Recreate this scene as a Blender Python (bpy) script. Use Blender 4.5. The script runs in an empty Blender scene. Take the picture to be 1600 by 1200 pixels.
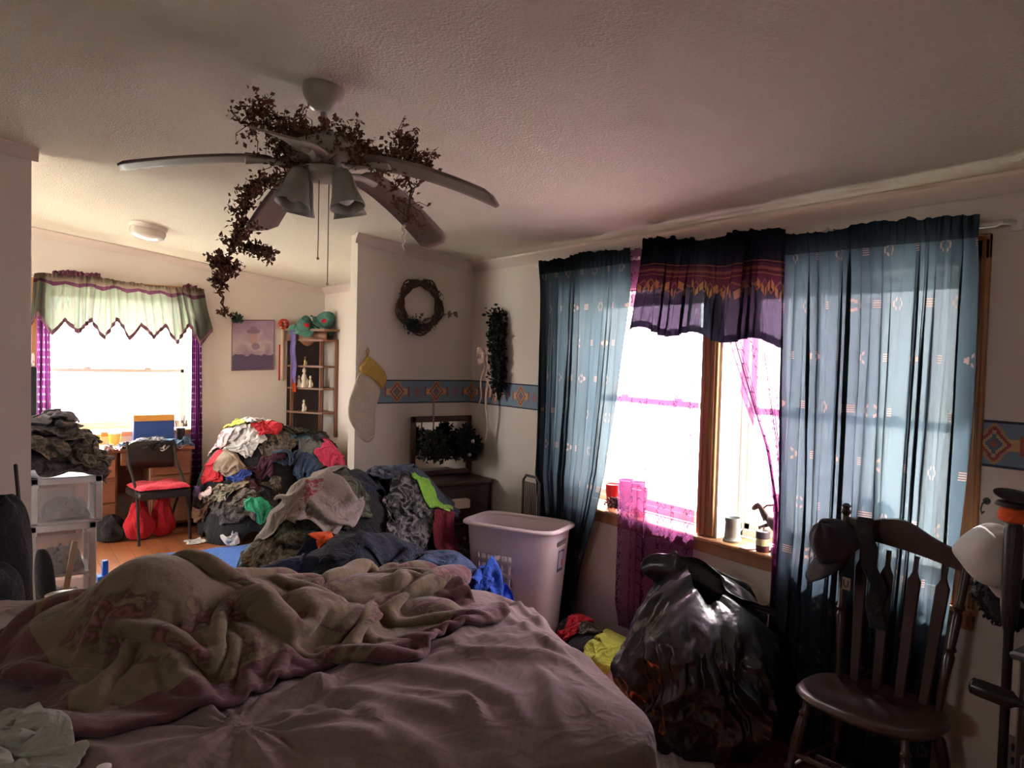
import bpy, math, random
import numpy as np
from mathutils import Vector, Matrix, noise as mnoise
rnd = random.Random(7); rng = np.random.default_rng(7)
S = bpy.context.scene; COL = S.collection
PI = math.pi
# ------------------------------------------------------------------ camera, world, sun, exposure
CAMF, YAW, PITCH, ROLL = 1167.66, .6055, -.0369, .0254
def cam_basis():
    cy, sy, cp, sp = math.cos(YAW), math.sin(YAW), math.cos(PITCH), math.sin(PITCH)
    f = Vector((sy*cp, cy*cp, sp)); r = Vector((cy, -sy, 0)); u = r.cross(f)
    c, s = math.cos(ROLL), math.sin(ROLL)
    return f, c*r+s*u, -s*r+c*u
f_, r_, u_ = cam_basis()
cd = bpy.data.cameras.new('camera'); cam = bpy.data.objects.new('camera', cd); COL.objects.link(cam)
M = Matrix((r_, u_, -f_)).transposed().to_4x4(); M.translation = Vector((0, 0, 1.6)); cam.matrix_world = M
cd.sensor_width = 36; cd.lens = CAMF/1600*36; cd.clip_start = .02; cd.clip_end = 300
S.camera = cam
S.view_settings.view_transform = 'Standard'; S.view_settings.look = 'None'
S.view_settings.exposure = 1.8; S.view_settings.gamma = 1; S.view_settings.use_curve_mapping = False
W = bpy.data.worlds.new('world'); S.world = W; W.use_nodes = True
bg = W.node_tree.nodes['Background']; bg.inputs[0].default_value = (1.0, .955, .91, 1); bg.inputs[1].default_value = 9.5
sd = bpy.data.lights.new('sun', 'SUN'); sd.energy = 13; sd.angle = math.radians(3); sd.color = (1, .95, .88)
so = bpy.data.objects.new('sun', sd); COL.objects.link(so)
so.rotation_euler = Vector((.62, .75, 1.15)).to_track_quat('Z', 'Y').to_euler(); so.location = (8, 8, 9)
S.cycles.max_bounces = 10; S.cycles.diffuse_bounces = 6; S.cycles.glossy_bounces = 3; S.cycles.transmission_bounces = 6
S.cycles.transparent_max_bounces = 24; S.cycles.use_denoising = True; S.cycles.sample_clamp_indirect = 4
S.cycles.caustics_reflective = False; S.cycles.caustics_refractive = False
def portal(loc, size, normal):
    l = bpy.data.lights.new('window_portal', 'AREA'); l.shape = 'RECTANGLE'; l.size, l.size_y = size
    l.cycles.is_portal = True
    o = bpy.data.objects.new('window_portal', l); COL.objects.link(o); o.location = loc
    o.rotation_euler = Vector(normal).to_track_quat('-Z', 'Z').to_euler()
# room numbers
XW, YP, XE, XL, YF = 2.805, 4.565, 1.924, .152, 7.493
X0, Y0, SL = -2.3, -1.6, .1296
def ceil_z(x): return 2.25 + SL*(XW - x)
portal((3.03, 2.945, 1.36), (1.03, 1.23), (-1, 0, 0))
portal((3.03, 1.805, 1.36), (1.07, 1.23), (-1, 0, 0))
portal((.92, 7.66, 1.47), (1.2, 1.26), (0, -1, 0))
portal((-2.46, 6.0, 1.5), (1.2, 1.6), (1, 0, 0))  # sampling guide for the added far-room window
portal((-2.46, .7, 1.85), (.5, .5), (1, 0, 0))  # sampling guide for the added window beside the camera
# ------------------------------------------------------------------ node expression helper
class E:
    def __init__(s, nt, sock): s.nt, s.s = nt, sock
    def _m(s, op, *a, clamp=False):
        n = s.nt.nodes.new('ShaderNodeMath'); n.operation = op; n.use_clamp = clamp
        for i, x in enumerate((s,)+a):
            if isinstance(x, E): s.nt.links.new(x.s, n.inputs[i])
            else: n.inputs[i].default_value = float(x)
        return E(s.nt, n.outputs[0])
    def __add__(s, o): return s._m('ADD', o)
    __radd__ = __add__
    def __sub__(s, o): return s._m('SUBTRACT', o)
    def __rsub__(s, o): return (s*-1)+o
    def __mul__(s, o): return s._m('MULTIPLY', o)
    __rmul__ = __mul__
    def __truediv__(s, o): return s._m('DIVIDE', o)
    def __lt__(s, o): return s._m('LESS_THAN', o)
    def __gt__(s, o): return s._m('GREATER_THAN', o)
    def abs(s): return s._m('ABSOLUTE')
    def frac(s): return s._m('FRACT')
    def floor(s): return s._m('FLOOR')
    def max(s, o): return s._m('MAXIMUM', o)
    def min(s, o): return s._m('MINIMUM', o)
    def sin(s): return s._m('SINE')
    def mod(s, o): return s._m('FLOORED_MODULO', o)
    def pow(s, o): return s._m('POWER', o)
class Mat:
    """principled material with helpers"""
    def __init__(s, name, color=(.5, .5, .5), rough=.6, metal=0, **kw):
        m = s.m = bpy.data.materials.new(name); m.use_nodes = True; s.nt = m.node_tree
        s.p = s.nt.nodes['Principled BSDF']; s.out = s.nt.nodes['Material Output']
        s.set('Base Color', color); s.set('Roughness', rough); s.set('Metallic', metal)
        for k, v in kw.items(): s.set(k.replace('_', ' '), v)
    def set(s, k, v, node=None):
        i = (node or s.p).inputs[k]
        if isinstance(v, E): s.nt.links.new(v.s, i)
        elif hasattr(v, 'is_output'): s.nt.links.new(v, i)
        elif isinstance(v, (tuple, list)) and len(v) == 3 and len(i.default_value) == 4: i.default_value = (*v, 1)
        else: i.default_value = v
    def node(s, t, **kw):
        n = s.nt.nodes.new(t)
        for k, v in kw.items():
            if k in n.inputs: s.set(k, v, n)
            else: setattr(n, k, v)
        return n
    def coord(s, kind='Object'):
        if not hasattr(s, '_tc'): s._tc = s.nt.nodes.new('ShaderNodeTexCoord')
        return s._tc.outputs[kind]
    def xyz(s, kind='Object'):
        n = s.node('ShaderNodeSeparateXYZ'); s.nt.links.new(s.coord(kind), n.inputs[0])
        return [E(s.nt, o) for o in n.outputs]
    def noise(s, scale, detail=3, kind='Object', rough=.5, stretch=None, dist=0):
        n = s.node('ShaderNodeTexNoise'); n.inputs['Scale'].default_value = scale; n.inputs['Detail'].default_value = detail
        n.inputs['Roughness'].default_value = rough; n.inputs['Distortion'].default_value = dist
        v = s.coord(kind)
        if stretch:
            mp = s.node('ShaderNodeMapping'); mp.inputs['Scale'].default_value = stretch; s.nt.links.new(v, mp.inputs[0]); v = mp.outputs[0]
        s.nt.links.new(v, n.inputs['Vector']); return E(s.nt, n.outputs[0])
    def voro(s, scale, kind='Object', feature='F1', stretch=None):
        n = s.node('ShaderNodeTexVoronoi'); n.feature = feature; n.inputs['Scale'].default_value = scale
        v = s.coord(kind)
        if stretch:
            mp = s.node('ShaderNodeMapping'); mp.inputs['Scale'].default_value = stretch; s.nt.links.new(v, mp.inputs[0]); v = mp.outputs[0]
        s.nt.links.new(v, n.inputs['Vector']); return E(s.nt, n.outputs[0])
    def mix(s, fac, a, b):
        n = s.nt.nodes.new('ShaderNodeMix'); n.data_type = 'RGBA'
        for k, v in ((0, fac), (6, a), (7, b)):
            i = n.inputs[k]
            if isinstance(v, E): s.nt.links.new(v.s, i)
            elif hasattr(v, 'is_output'): s.nt.links.new(v, i)
            elif k == 0: i.default_value = v
            else: i.default_value = (*v[:3], 1)
        return n.outputs[2]
    def ramp(s, fac, stops, interp='LINEAR'):
        n = s.nt.nodes.new('ShaderNodeValToRGB'); cr = n.color_ramp; cr.interpolation = interp
        while len(cr.elements) < len(stops): cr.elements.new(.5)
        for e, (p, c) in zip(cr.elements, stops): e.position = p; e.color = (*c, 1)
        s.nt.links.new(fac.s, n.inputs[0]); return n.outputs[0]
    def bump(s, h, strength=.3, dist=.01):
        n = s.node('ShaderNodeBump'); n.inputs['Strength'].default_value = strength; n.inputs['Distance'].default_value = dist
        s.nt.links.new(h.s, n.inputs['Height']); s.nt.links.new(n.outputs[0], s.p.inputs['Normal']); return s
MATS = {}
def plain(name, c, rough=.6, metal=0, **kw):
    if name not in MATS:
        m = Mat(name, c, rough, metal, **kw)
        v = m.noise(9, 3)
        m.set('Base Color', m.mix(v*.6, tuple(min(1, x*1.12) for x in c), tuple(x*.8 for x in c)))
        MATS[name] = m.m
    return MATS[name]
def fabric(name, c, c2=None, kind='plain', scale=1.0):
    if name in MATS: return MATS[name]
    m = Mat(name, c, .92); m.set('Sheen Weight', .06)
    c2 = c2 or tuple(x*.72 for x in c)
    if kind == 'plain': col = m.mix(m.noise(14*scale, 3), c, c2)
    elif kind == 'camo':
        col = m.ramp(m.noise(13*scale, 4, dist=1.2), [(0, c2), (.42, c), (.5, tuple((a+b)*.35 for a, b in zip(c, c2))), (.58, (.012, .011, .009))], 'CONSTANT')
    elif kind == 'stripe':
        u, v, w = m.xyz('UV'); col = m.mix((v*26*scale).frac() < .38, c, c2)
    elif kind == 'plaid':
        u, v, w = m.xyz('UV'); col = m.mix((((u*9*scale).frac() < .35)+((v*9*scale).frac() < .35))*.5, c, c2)
    elif kind == 'print':
        u, v, w = m.xyz('UV'); d = ((u-.5)*(u-.5)*9+(v-.55)*(v-.55)*26)
        col = m.mix((d < .28)*(m.noise(26, 4) > .47), c, c2)
    elif kind == 'dots':
        col = m.mix(m.voro(22*scale) < .23, c, c2)
    m.set('Base Color', col)
    w1 = (m.noise(9, 2, dist=2.0)-.5).abs(); w2 = (m.noise(19, 2, dist=1.4)-.5).abs()
    m.bump(m.noise(420, 2)*.02+w1*-1.0+w2*-.45, .55, .045)
    MATS[name] = m.m; return m.m
# ------------------------------------------------------------------ mesh builder
class B:
    def __init__(s): s.v = []; s.f = []; s.uv = []; s.n = 0
    def add(s, V, F, UV=None):
        V = np.asarray(V, float).reshape(-1, 3); s.v.append(V)
        s.f += [tuple(i+s.n for i in f) for f in F]; s.n += len(V)
        s.uv.append(np.asarray(UV, float).reshape(-1, 2) if UV is not None else np.zeros((len(V), 2))); return s
    def box(s, a, b, rot=None, about=None, bevel=0):
        a = np.array(a, float); b = np.array(b, float); lo = np.minimum(a, b); hi = np.maximum(a, b)
        if bevel <= 0:
            V = np.array([[x, y, z] for x in (lo[0], hi[0]) for y in (lo[1], hi[1]) for z in (lo[2], hi[2])])
            F = [(0, 1, 3, 2), (4, 6, 7, 5), (0, 4, 5, 1), (2, 3, 7, 6), (0, 2, 6, 4), (1, 5, 7, 3)]
        else:
            r = min(bevel, *(.49*(hi-lo))); V = []; idx = {}; k = 0
            for sx in (0, 1):
                for sy in (0, 1):
                    for sz in (0, 1):
                        c = np.where([sx, sy, sz], hi-r, lo+r); sg = np.where([sx, sy, sz], 1, -1)
                        for ax in range(3):
                            p = c.copy(); p[ax] += sg[ax]*r; V.append(p); idx[(sx, sy, sz, ax)] = k; k += 1
            F = []
            for ax in range(3):
                o = [i for i in range(3) if i != ax]
                for sg in (0, 1):
                    q = []
                    for e0, e1 in ((0, 0), (0, 1), (1, 1), (1, 0)):
                        t = [0, 0, 0]; t[ax] = sg; t[o[0]] = e0; t[o[1]] = e1; q.append(idx[(*t, ax)])
                    F.append(q)
            for ax in range(3):
                o = [i for i in range(3) if i != ax]
                for e0 in (0, 1):
                    for e1 in (0, 1):
                        t = [0, 0, 0]; t[o[0]] = e0; t[o[1]] = e1; t2 = list(t); t2[ax] = 1
                        F.append([idx[(*t, o[0])], idx[(*t, o[1])], idx[(*t2, o[1])], idx[(*t2, o[0])]])
            for t in [(x, y, z) for x in (0, 1) for y in (0, 1) for z in (0, 1)]: F.append([idx[(*t, i)] for i in range(3)])
            V = np.array(V); ctr = (lo+hi)/2; G = []
            for q in F:
                p = V[q]; nrm = np.cross(p[1]-p[0], p[2]-p[0]); G.append(tuple(q) if nrm @ (p.mean(0)-ctr) > 0 else tuple(q[::-1]))
            F = G
        if rot is not None:
            Mx = np.array(rot.to_3x3() if hasattr(rot, 'to_3x3') else rot); c = (lo+hi)/2 if about is None else np.array(about, float); V = (V-c) @ Mx.T + c
        return s.add(V, F)
    def grid(s, P, closeu=False, closev=False, uv=None):
        P = np.asarray(P); n, m = P.shape[:2]; F = []
        for i in range(n-(0 if closeu else 1)):
            for j in range(m-(0 if closev else 1)):
                a = i*m+j; b = ((i+1) % n)*m+j; c = ((i+1) % n)*m+(j+1) % m; d = i*m+(j+1) % m; F.append((a, b, c, d))
        if uv is None:
            uu, vv = np.meshgrid(np.linspace(0, 1, n), np.linspace(0, 1, m), indexing='ij'); uv = np.stack([uu, vv], -1)
        return s.add(P.reshape(-1, 3), F, uv.reshape(-1, 2))
    def lathe(s, prof, mat=None, seg=24, cap=True, sx=1, sy=1):
        """prof [(r,z)], mat 4x4 placing the axis"""
        t = np.linspace(0, 2*PI, seg, endpoint=False)
        P = np.array([[(r*sx*math.cos(a), r*sy*math.sin(a), z) for a in t] for r, z in prof]).reshape(-1, 3); m = len(prof); F = []
        for i in range(m-1):
            for j in range(seg):
                k = (j+1) % seg; F.append((i*seg+j, i*seg+k, (i+1)*seg+k, (i+1)*seg+j))
        if cap: F += [tuple(range(seg))[::-1], tuple((m-1)*seg+j for j in range(seg))]
        if mat is not None: Mx = np.array(mat); P = P @ Mx[:3, :3].T + Mx[:3, 3]
        return s.add(P, F)
    def tube(s, pts, r, seg=8, cap=True):
        pts = np.array(pts, float); n = len(pts); rr = np.broadcast_to(r, (n,)) if np.ndim(r) else np.full(n, r)
        T = np.gradient(pts, axis=0) if n > 2 else np.repeat((pts[1]-pts[0])[None], 2, 0); T /= np.linalg.norm(T, axis=1)[:, None]+1e-12
        up = np.array([0, 0, 1.]) if abs(T[0][2]) < .9 else np.array([1., 0, 0]); a = np.cross(T[0], up); a /= np.linalg.norm(a); R = []
        for i in range(n):
            a = a-T[i]*(a@T[i]); a /= np.linalg.norm(a)+1e-12; b = np.cross(T[i], a)
            R.append([pts[i]+rr[i]*(math.cos(q)*a+math.sin(q)*b) for q in np.linspace(0, 2*PI, seg, endpoint=False)])
        F = [(i*seg+j, i*seg+(j+1) % seg, (i+1)*seg+(j+1) % seg, (i+1)*seg+j) for i in range(n-1) for j in range(seg)]
        if cap: F += [tuple(range(seg))[::-1], tuple((n-1)*seg+j for j in range(seg))]
        return s.add(np.array(R), F)
    def prism(s, poly, axis, a, b):
        """2D polygon in the two other axes extruded along axis from a to b"""
        o = [i for i in range(3) if i != axis]; V = []
        for t in (a, b):
            for p in poly: q = [0, 0, 0]; q[o[0]] = p[0]; q[o[1]] = p[1]; q[axis] = t; V.append(q)
        n = len(poly); return s.add(V, [tuple(range(n)), tuple(range(n, 2*n))[::-1]]+[(i, i+n, (i+1) % n+n, (i+1) % n) for i in range(n)])
    def ball(s, c, r, seg=12, rings=8, rot=None):
        r = np.broadcast_to(r, (3,)); t = np.linspace(0, PI, rings+1); P = []
        for a in t: P += [(r[0]*math.sin(a)*math.cos(q), r[1]*math.sin(a)*math.sin(q), r[2]*math.cos(a)) for q in np.linspace(0, 2*PI, seg, endpoint=False)]
        P = np.array(P)
        if rot is not None: P = P @ np.array(rot).T
        F = [(i*seg+j, (i+1)*seg+j, (i+1)*seg+(j+1) % seg, i*seg+(j+1) % seg) for i in range(rings) for j in range(seg)]
        return s.add(P+np.array(c), F)
    def xf(s, Mx):
        Mx = np.array(Mx); s.v = [v @ Mx[:3, :3].T + Mx[:3, 3] for v in s.v]; return s
    def obj(s, name, mat, parent=None, label=None, smooth=True, sub=0, solid=0, solid_off=0, angle=40, disp=None):
        V = np.concatenate(s.v); UV = np.concatenate(s.uv)
        if parent is None: org = np.array([(V[:, 0].min()+V[:, 0].max())/2, (V[:, 1].min()+V[:, 1].max())/2, V[:, 2].min()])
        else: org = np.array(WL[parent.name])
        me = bpy.data.meshes.new(name); me.from_pydata((V-org).tolist(), [], s.f); 
        uvl = me.uv_layers.new(name='UVMap'); li = np.empty(len(me.loops), dtype=np.int32); me.loops.foreach_get('vertex_index', li)
        uvl.data.foreach_set('uv', UV[li].astype(np.float32).ravel())
        bm_fix(me)
        if smooth:
            me.polygons.foreach_set('use_smooth', [True]*len(me.polygons)); me.set_sharp_from_angle(angle=math.radians(angle))
        me.materials.append(mat.m if isinstance(mat, Mat) else mat); me.update()
        o = bpy.data.objects.new(name, me); COL.objects.link(o)
        if parent is None: o.location = org
        else: o.parent = parent
        WL[o.name] = tuple(org)
        if label: o['label'] = label
        if solid: md = o.modifiers.new('thickness', 'SOLIDIFY'); md.thickness = solid; md.offset = solid_off
        if sub: md = o.modifiers.new('smooth', 'SUBSURF'); md.levels = sub; md.render_levels = sub
        return o
import bmesh
def bm_fix(me):
    bm = bmesh.new(); bm.from_mesh(me); bmesh.ops.recalc_face_normals(bm, faces=bm.faces); bm.to_mesh(me); bm.free()
WL = {}
def thing(name, label, cat, loc=(0, 0, 0), group=None):
    o = bpy.data.objects.new(name, None); o.empty_display_size = .05; COL.objects.link(o); o.location = loc; WL[o.name] = tuple(loc)
    return tag(o, label, cat, group)
def tag(o, label, cat, group=None, kind=None):
    o['label'] = label; o['category'] = cat
    if group: o['group'] = group
    if kind: o['kind'] = kind
    return o
def struct(o, label=None):
    o['kind'] = 'structure'
    if label: o['label'] = label
    return o
def T(x, y, z): return Matrix.Translation((x, y, z))
def frame_to(p0, p1):
    """matrix whose z axis runs p0->p1, origin p0"""
    d = Vector(p1)-Vector(p0); return T(*p0) @ d.to_track_quat('Z', 'Y').to_matrix().to_4x4()
def smoothstep(x): x = np.clip(x, 0, 1); return x*x*(3-2*x)
def vnoise(x, y, s=0, oct=3):
    """cheap value noise on numpy arrays"""
    r = 0; amp = 1; tot = 0
    for o in range(oct):
        xi = np.floor(x).astype(int); yi = np.floor(y).astype(int); fx = smoothstep(x-xi); fy = smoothstep(y-yi)
        def h(a, b): q = np.sin(a*127.1+b*311.7+s*74.7+o*19.3)*43758.5453; return q-np.floor(q)
        r = r+amp*((h(xi, yi)*(1-fx)+h(xi+1, yi)*fx)*(1-fy)+(h(xi, yi+1)*(1-fx)+h(xi+1, yi+1)*fx)*fy); tot += amp
        amp *= .5; x = x*2.03+5; y = y*2.03+9
    return r/tot*2-1
# ------------------------------------------------------------------ room shell
wallm = Mat('painted_wall', (.72, .58, .52), .85)
wallm.set('Base Color', wallm.mix(wallm.noise(1.7, 4), (.70, .62, .56), (.63, .55, .50))); wallm.bump(wallm.noise(130, 3), .25, .003)
ceilm = Mat('textured_ceiling', (.7, .6, .55), .95)
ceilm.set('Base Color', ceilm.mix(ceilm.noise(1.2, 4), (.77, .73, .62), (.68, .64, .54)))
ceilm.bump(ceilm.noise(75, 4, rough=.75)+ceilm.voro(100)*.5, .8, .009)
floorm = Mat('wood_floor', (.4, .16, .07), .32)
_x, _y, _z = floorm.xyz()
_pl = (_x*8).floor(); _g = ((_x*8).frac() < .03).max(((_y*.9+_pl*.37).frac() < .006))
_w = floorm.noise(3, 5, stretch=(9, 1, 1), dist=.6)
floorm.set('Base Color', floorm.mix(_g, floorm.mix(_w, (.50, .19, .075), (.27, .085, .035)), (.08, .03, .015)))
trimm = Mat('crown_trim', (.66, .56, .50), .6); trimm.set('Base Color', trimm.mix(trimm.noise(6, 3), (.68, .58, .52), (.6, .5, .45)))
woodt = Mat('casing_wood', (.5, .22, .09), .45)
woodt.set('Base Color', woodt.mix(woodt.noise(4, 5, stretch=(7, 7, .7), dist=.5), (.50, .24, .10), (.28, .11, .05)))
whitev = Mat('white_vinyl', (.82, .8, .78), .4); whitev.set('Base Color', whitev.mix(whitev.noise(5, 3), (.84, .82, .8), (.74, .71, .68)))
glassm = Mat('window_glass', (1, 1, 1), .02)
_t = glassm.node('ShaderNodeBsdfTransparent'); _g = glassm.node('ShaderNodeBsdfGlossy'); _g.inputs['Roughness'].default_value = .02
_t.inputs[0].default_value = (.95, .97, .96, 1)
_mx = glassm.node('ShaderNodeMixShader'); _mx.inputs[0].default_value = .05
glassm.nt.links.new(_t.outputs[0], _mx.inputs[1]); glassm.nt.links.new(_g.outputs[0], _mx.inputs[2]); glassm.nt.links.new(_mx.outputs[0], glassm.out.inputs[0])

struct(B().box((X0-.2, Y0-.2, -.1), (XW+.2, YF+.2, 0)).obj('floor', floorm, smooth=False), 'orange-brown wooden plank floor')
def ztop(x): return ceil_z(x)
b = B().prism([(X0-.2, ztop(X0-.2)), (XW+.2, ztop(XW+.2)), (XW+.2, ztop(XW+.2)+.12), (X0-.2, ztop(X0-.2)+.12)], 1, Y0-.2, YF+.2)
struct(b.obj('ceiling', ceilm, smooth=False), 'sloping textured beige ceiling')
# window wall: two openings
OA = (2.435, 3.45); OB = (1.275, 2.335); ZO = (.745, 1.975); WT = .2
b = B(); zt = ztop(XW+WT)
def wpiece(y0, y1, z0, z1=None):
    if z1 is None: b.prism([(XW, z0), (XW+WT, z0), (XW+WT, ztop(XW+WT)), (XW, ztop(XW))], 1, y0, y1)
    else: b.box((XW, y0, z0), (XW+WT, y1, z1))
wpiece(Y0, OB[0], 0); wpiece(OB[1], OA[0], 0); wpiece(OA[1], YF, 0)
for o in (OA, OB): wpiece(o[0], o[1], 0, ZO[0]); wpiece(o[0], o[1], ZO[1])
struct(b.obj('wall_right', wallm, smooth=False), 'pinkish beige wall with the curtained windows')
def xwall(name, y0, y1, xa, xb, hole=None, label=None):
    b = B()
    def p(x0, x1, z0, z1=None):
        if z1 is None: b.prism([(x0, z0), (x1, z0), (x1, ztop(x1)), (x0, ztop(x0))], 1, y0, y1)
        else: b.box((x0, y0, z0), (x1, y1, z1))
    if hole:
        hx0, hx1, hz0, hz1 = hole; p(xa, hx0, 0); p(hx1, xb, 0); p(hx0, hx1, 0, hz0); p(hx0, hx1, hz1)
    else: p(xa, xb, 0)
    struct(b.obj(name, wallm, smooth=False), label)
FO = (.32, 1.52, .84, 2.1)
xwall('wall_back', YF, YF+.16, X0, XW, FO, 'far wall with the bright window')
xwall('wall_front', Y0-.15, Y0, X0, XW)
xwall('wall_middle', YP, YP+.11, XE, XW, None, 'short partition wall with the wreath')
xwall('wall_middle_left', YP, YP+.11, X0, XL, None, 'partition wall at the left edge')
b = B(); zl = ztop(X0)
for y0_, y1_, z0_, z1_ in ((Y0-.15, .4, 0, zl), (1.0, 5.2, 0, zl), (.4, 1.0, 0, 1.6), (.4, 1.0, 2.1, zl), (6.8, YF+.16, 0, zl), (5.2, 6.8, 0, .9), (5.2, 6.8, 2.1, zl)): b.box((X0-.15, y0_, z0_), (X0, y1_, z1_))  # both openings are added out of view to let in extra daylight
struct(b.obj('wall_left', wallm, smooth=False))
# crown mouldings
PROF = [(0, 0), (.0, -.062), (.006, -.066), (.012, -.06), (.018, -.045), (.034, -.026), (.046, -.016), (.05, -.014), (.05, 0)]
def crown(name, p0, p1, out):
    p0, p1, out = np.array(p0), np.array(p1), np.array(out, float); n = len(PROF)
    V = [p+out*a+np.array([0, 0, c]) for p in (p0, p1) for a, c in PROF]
    struct(B().add(V, [tuple(range(n)), tuple(range(n, 2*n))[::-1]]+[(i, i+n, (i+1) % n+n, (i+1) % n) for i in range(n)]).obj(name, trimm, angle=25), 'cream crown moulding')
def cz(x): return ztop(x)+.004
# the crown under the sloping ceiling on the window wall stands a little lower at its outer lip
crown('trim_1', (XW, Y0, cz(XW)), (XW, YP, cz(XW)), (-1, 0, 0))
crown('trim_2', (XW, YP+.11, cz(XW)), (XW, YF, cz(XW)), (-1, 0, 0))
crown('trim_3', (XE-.02, YP, cz(XE-.02)), (XW-.002, YP, cz(XW-.002)), (0, -1, 0))
crown('trim_4', (X0, YP, cz(X0)), (XL+.03, YP, cz(XL+.03)), (0, -1, 0))
crown('trim_5', (X0, YF, cz(X0)), (XW, YF, cz(XW)), (0, -1, 0))
# wallpaper border with stepped medallions
bord = Mat('wallpaper_border', (.2, .3, .4), .7)
u, v, _ = bord.xyz('UV')        # u metres along, v 0..1
PER = .30
U = ((u/PER).frac()-.5)*PER; V = (v-.5)*.16
q = .0066
Uq = ((U/q).floor()+.5)*q; Vq = ((V/q).floor()+.5)*q
d = Uq.abs()*1.15+Vq.abs()
U2 = (((u/PER+.5).frac())-.5)*PER; U2q = ((U2/q).floor()+.5)*q; d2 = U2q.abs()+Vq.abs()*.9
c = bord.mix(d < .078, (.16, .23, .31), (.40, .24, .12))
c = bord.mix((Uq.abs() < .085)*(Vq.abs() < .020), c, (.55, .33, .16))
c = bord.mix((Uq.abs() < .092)*(Uq.abs() > .078)*(Vq.abs() < .030), c, (.33, .07, .06))
c = bord.mix(d < .062, c, (.30, .055, .05)); c = bord.mix(d < .047, c, (.46, .31, .16)); c = bord.mix(d < .034, c, (.10, .14, .22)); c = bord.mix(d < .016, c, (.32, .10, .07))
c = bord.mix((d2 < .034)*(((U2q/q*.5).frac() < .5)), c, (.36, .09, .07))
c = bord.mix((v < .055).max(v > .945), c, (.03, .035, .06))
bord.set('Base Color', c)
def border(name, p0, p1, out):
    p0, p1, out = np.array(p0), np.array(p1), np.array(out, float); L = np.linalg.norm(p1-p0); t = .003
    P = np.array([[p+out*t+[0, 0, z] for z in (1.264, 1.424)] for p in (p0, p1)])
    b = B().add(P.reshape(-1, 3), [(0, 1, 3, 2)], [(border.u, 0), (border.u, 1), (border.u+L, 0), (border.u+L, 1)])
    o = b.obj(name, bord, smooth=False, solid=.0025); struct(o, 'blue southwestern patterned wallpaper border'); border.u += L
border.u = .0
border.u = -(2.22-XE)+PER*.5+PER*3
border('trim_6', (XE, YP, 0), (XW-.003, YP, 0), (0, -1, 0))
border('trim_7', (XW, YP-.003, 0), (XW, 3.55, 0), (-1, 0, 0))
border.u = PER*.5-.035
border('trim_8', (XW, 1.186, 0), (XW, Y0, 0), (-1, 0, 0))
# ------------------------------------------------------------------ windows
def window_unit(name, ax, lo, hi, z0, z1, f0, f1, rail, label):
    """ax 0: window in an x = const wall (lo/hi along y); ax 1: in a y = const wall (lo/hi along x). f0 inner, f1 outer face"""
    def bx(b, a0, a1, za, zb, d0, d1, bev=.004):
        if ax == 0: b.box((d0, a0, za), (d1, a1, zb), bevel=bev)
        else: b.box((a0, d0, za), (a1, d1, zb), bevel=bev)
    mid = (f0+f1)/2; w = .038
    b = B(); bx(b, lo, lo+w, z0, z1, f0, f1); bx(b, hi-w, hi, z0, z1, f0, f1); bx(b, lo, hi, z1-w, z1, f0, f1); bx(b, lo, hi, z0, z0+w, f0, f1)
    r = b.obj(name, whitev); struct(r, label)
    for nm, za, zb, d0, d1 in (('upper_sash', rail-.015, z1-w+.004, mid+.002, f1-.008), ('lower_sash', z0+w-.004, rail+.024, f0+.008, mid-.002)):
        b = B(); s = .034; a0, a1 = lo+w-.004, hi-w+.004
        bx(b, a0, a0+s, za, zb, d0, d1); bx(b, a1-s, a1, za, zb, d0, d1); bx(b, a0, a1, zb-s, zb, d0, d1); bx(b, a0, a1, za, za+s, d0, d1)
        sash = b.obj(nm, whitev, r)
        g = B(); dm = (d0+d1)/2; bx(g, a0+s-.006, a1-s+.006, za+s-.006, zb-s+.006, dm-.001, dm+.001, 0); g.obj('window_pane', glassm, sash, smooth=False)
        if nm == 'lower_sash':
            for k in (.28, .72):
                h = B(); c = a0+(a1-a0)*k; bx(h, c-.03, c+.03, zb, zb+.014, d0, d0+.02); h.obj('latch', whitev, sash)
    return r
wA = window_unit('window_1', 0, OA[0]+.01, OA[1]-.01, ZO[0]+.02, ZO[1]-.01, 2.955, 3.0, 1.365, 'white sash window behind the left blue curtain')
wB = window_unit('window_2', 0, OB[0]+.01, OB[1]-.01, ZO[0]+.02, ZO[1]-.01, 2.955, 3.0, 1.365, 'white sash window behind the right blue curtain')
wF = window_unit('window_3', 1, FO[0]+.01, FO[1]-.01, FO[2]+.01, FO[3]-.01, YF+.1, YF+.145, 1.375, 'bright sash window in the far wall')
for w, (a, c) in ((wA, OA), (wB, OB)):
    b = B(); t = .012
    b.box((XW+.001, a, ZO[0]), (2.96, a+t, ZO[1])).box((XW+.001, c-t, ZO[0]), (2.96, c, ZO[1])).box((XW+.001, a, ZO[1]-t), (2.96, c, ZO[1]))
    b.obj('jamb_lining', whitev, w, smooth=False)
wN = window_unit('fill_window_near', 0, .41, .99, 1.61, 2.09, X0-.10, X0-.14, 1.85, 'added unseen window in the left wall beside the camera, brightens the near room')  # invented, out of view: extra daylight for right wall and ceiling
wL = window_unit('fill_window_far', 0, 5.21, 6.79, .91, 2.09, X0-.10, X0-.14, 1.5, 'added unseen window in the left wall, brightens the far room')  # invented, out of view: raises the brightness of the far room
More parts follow.
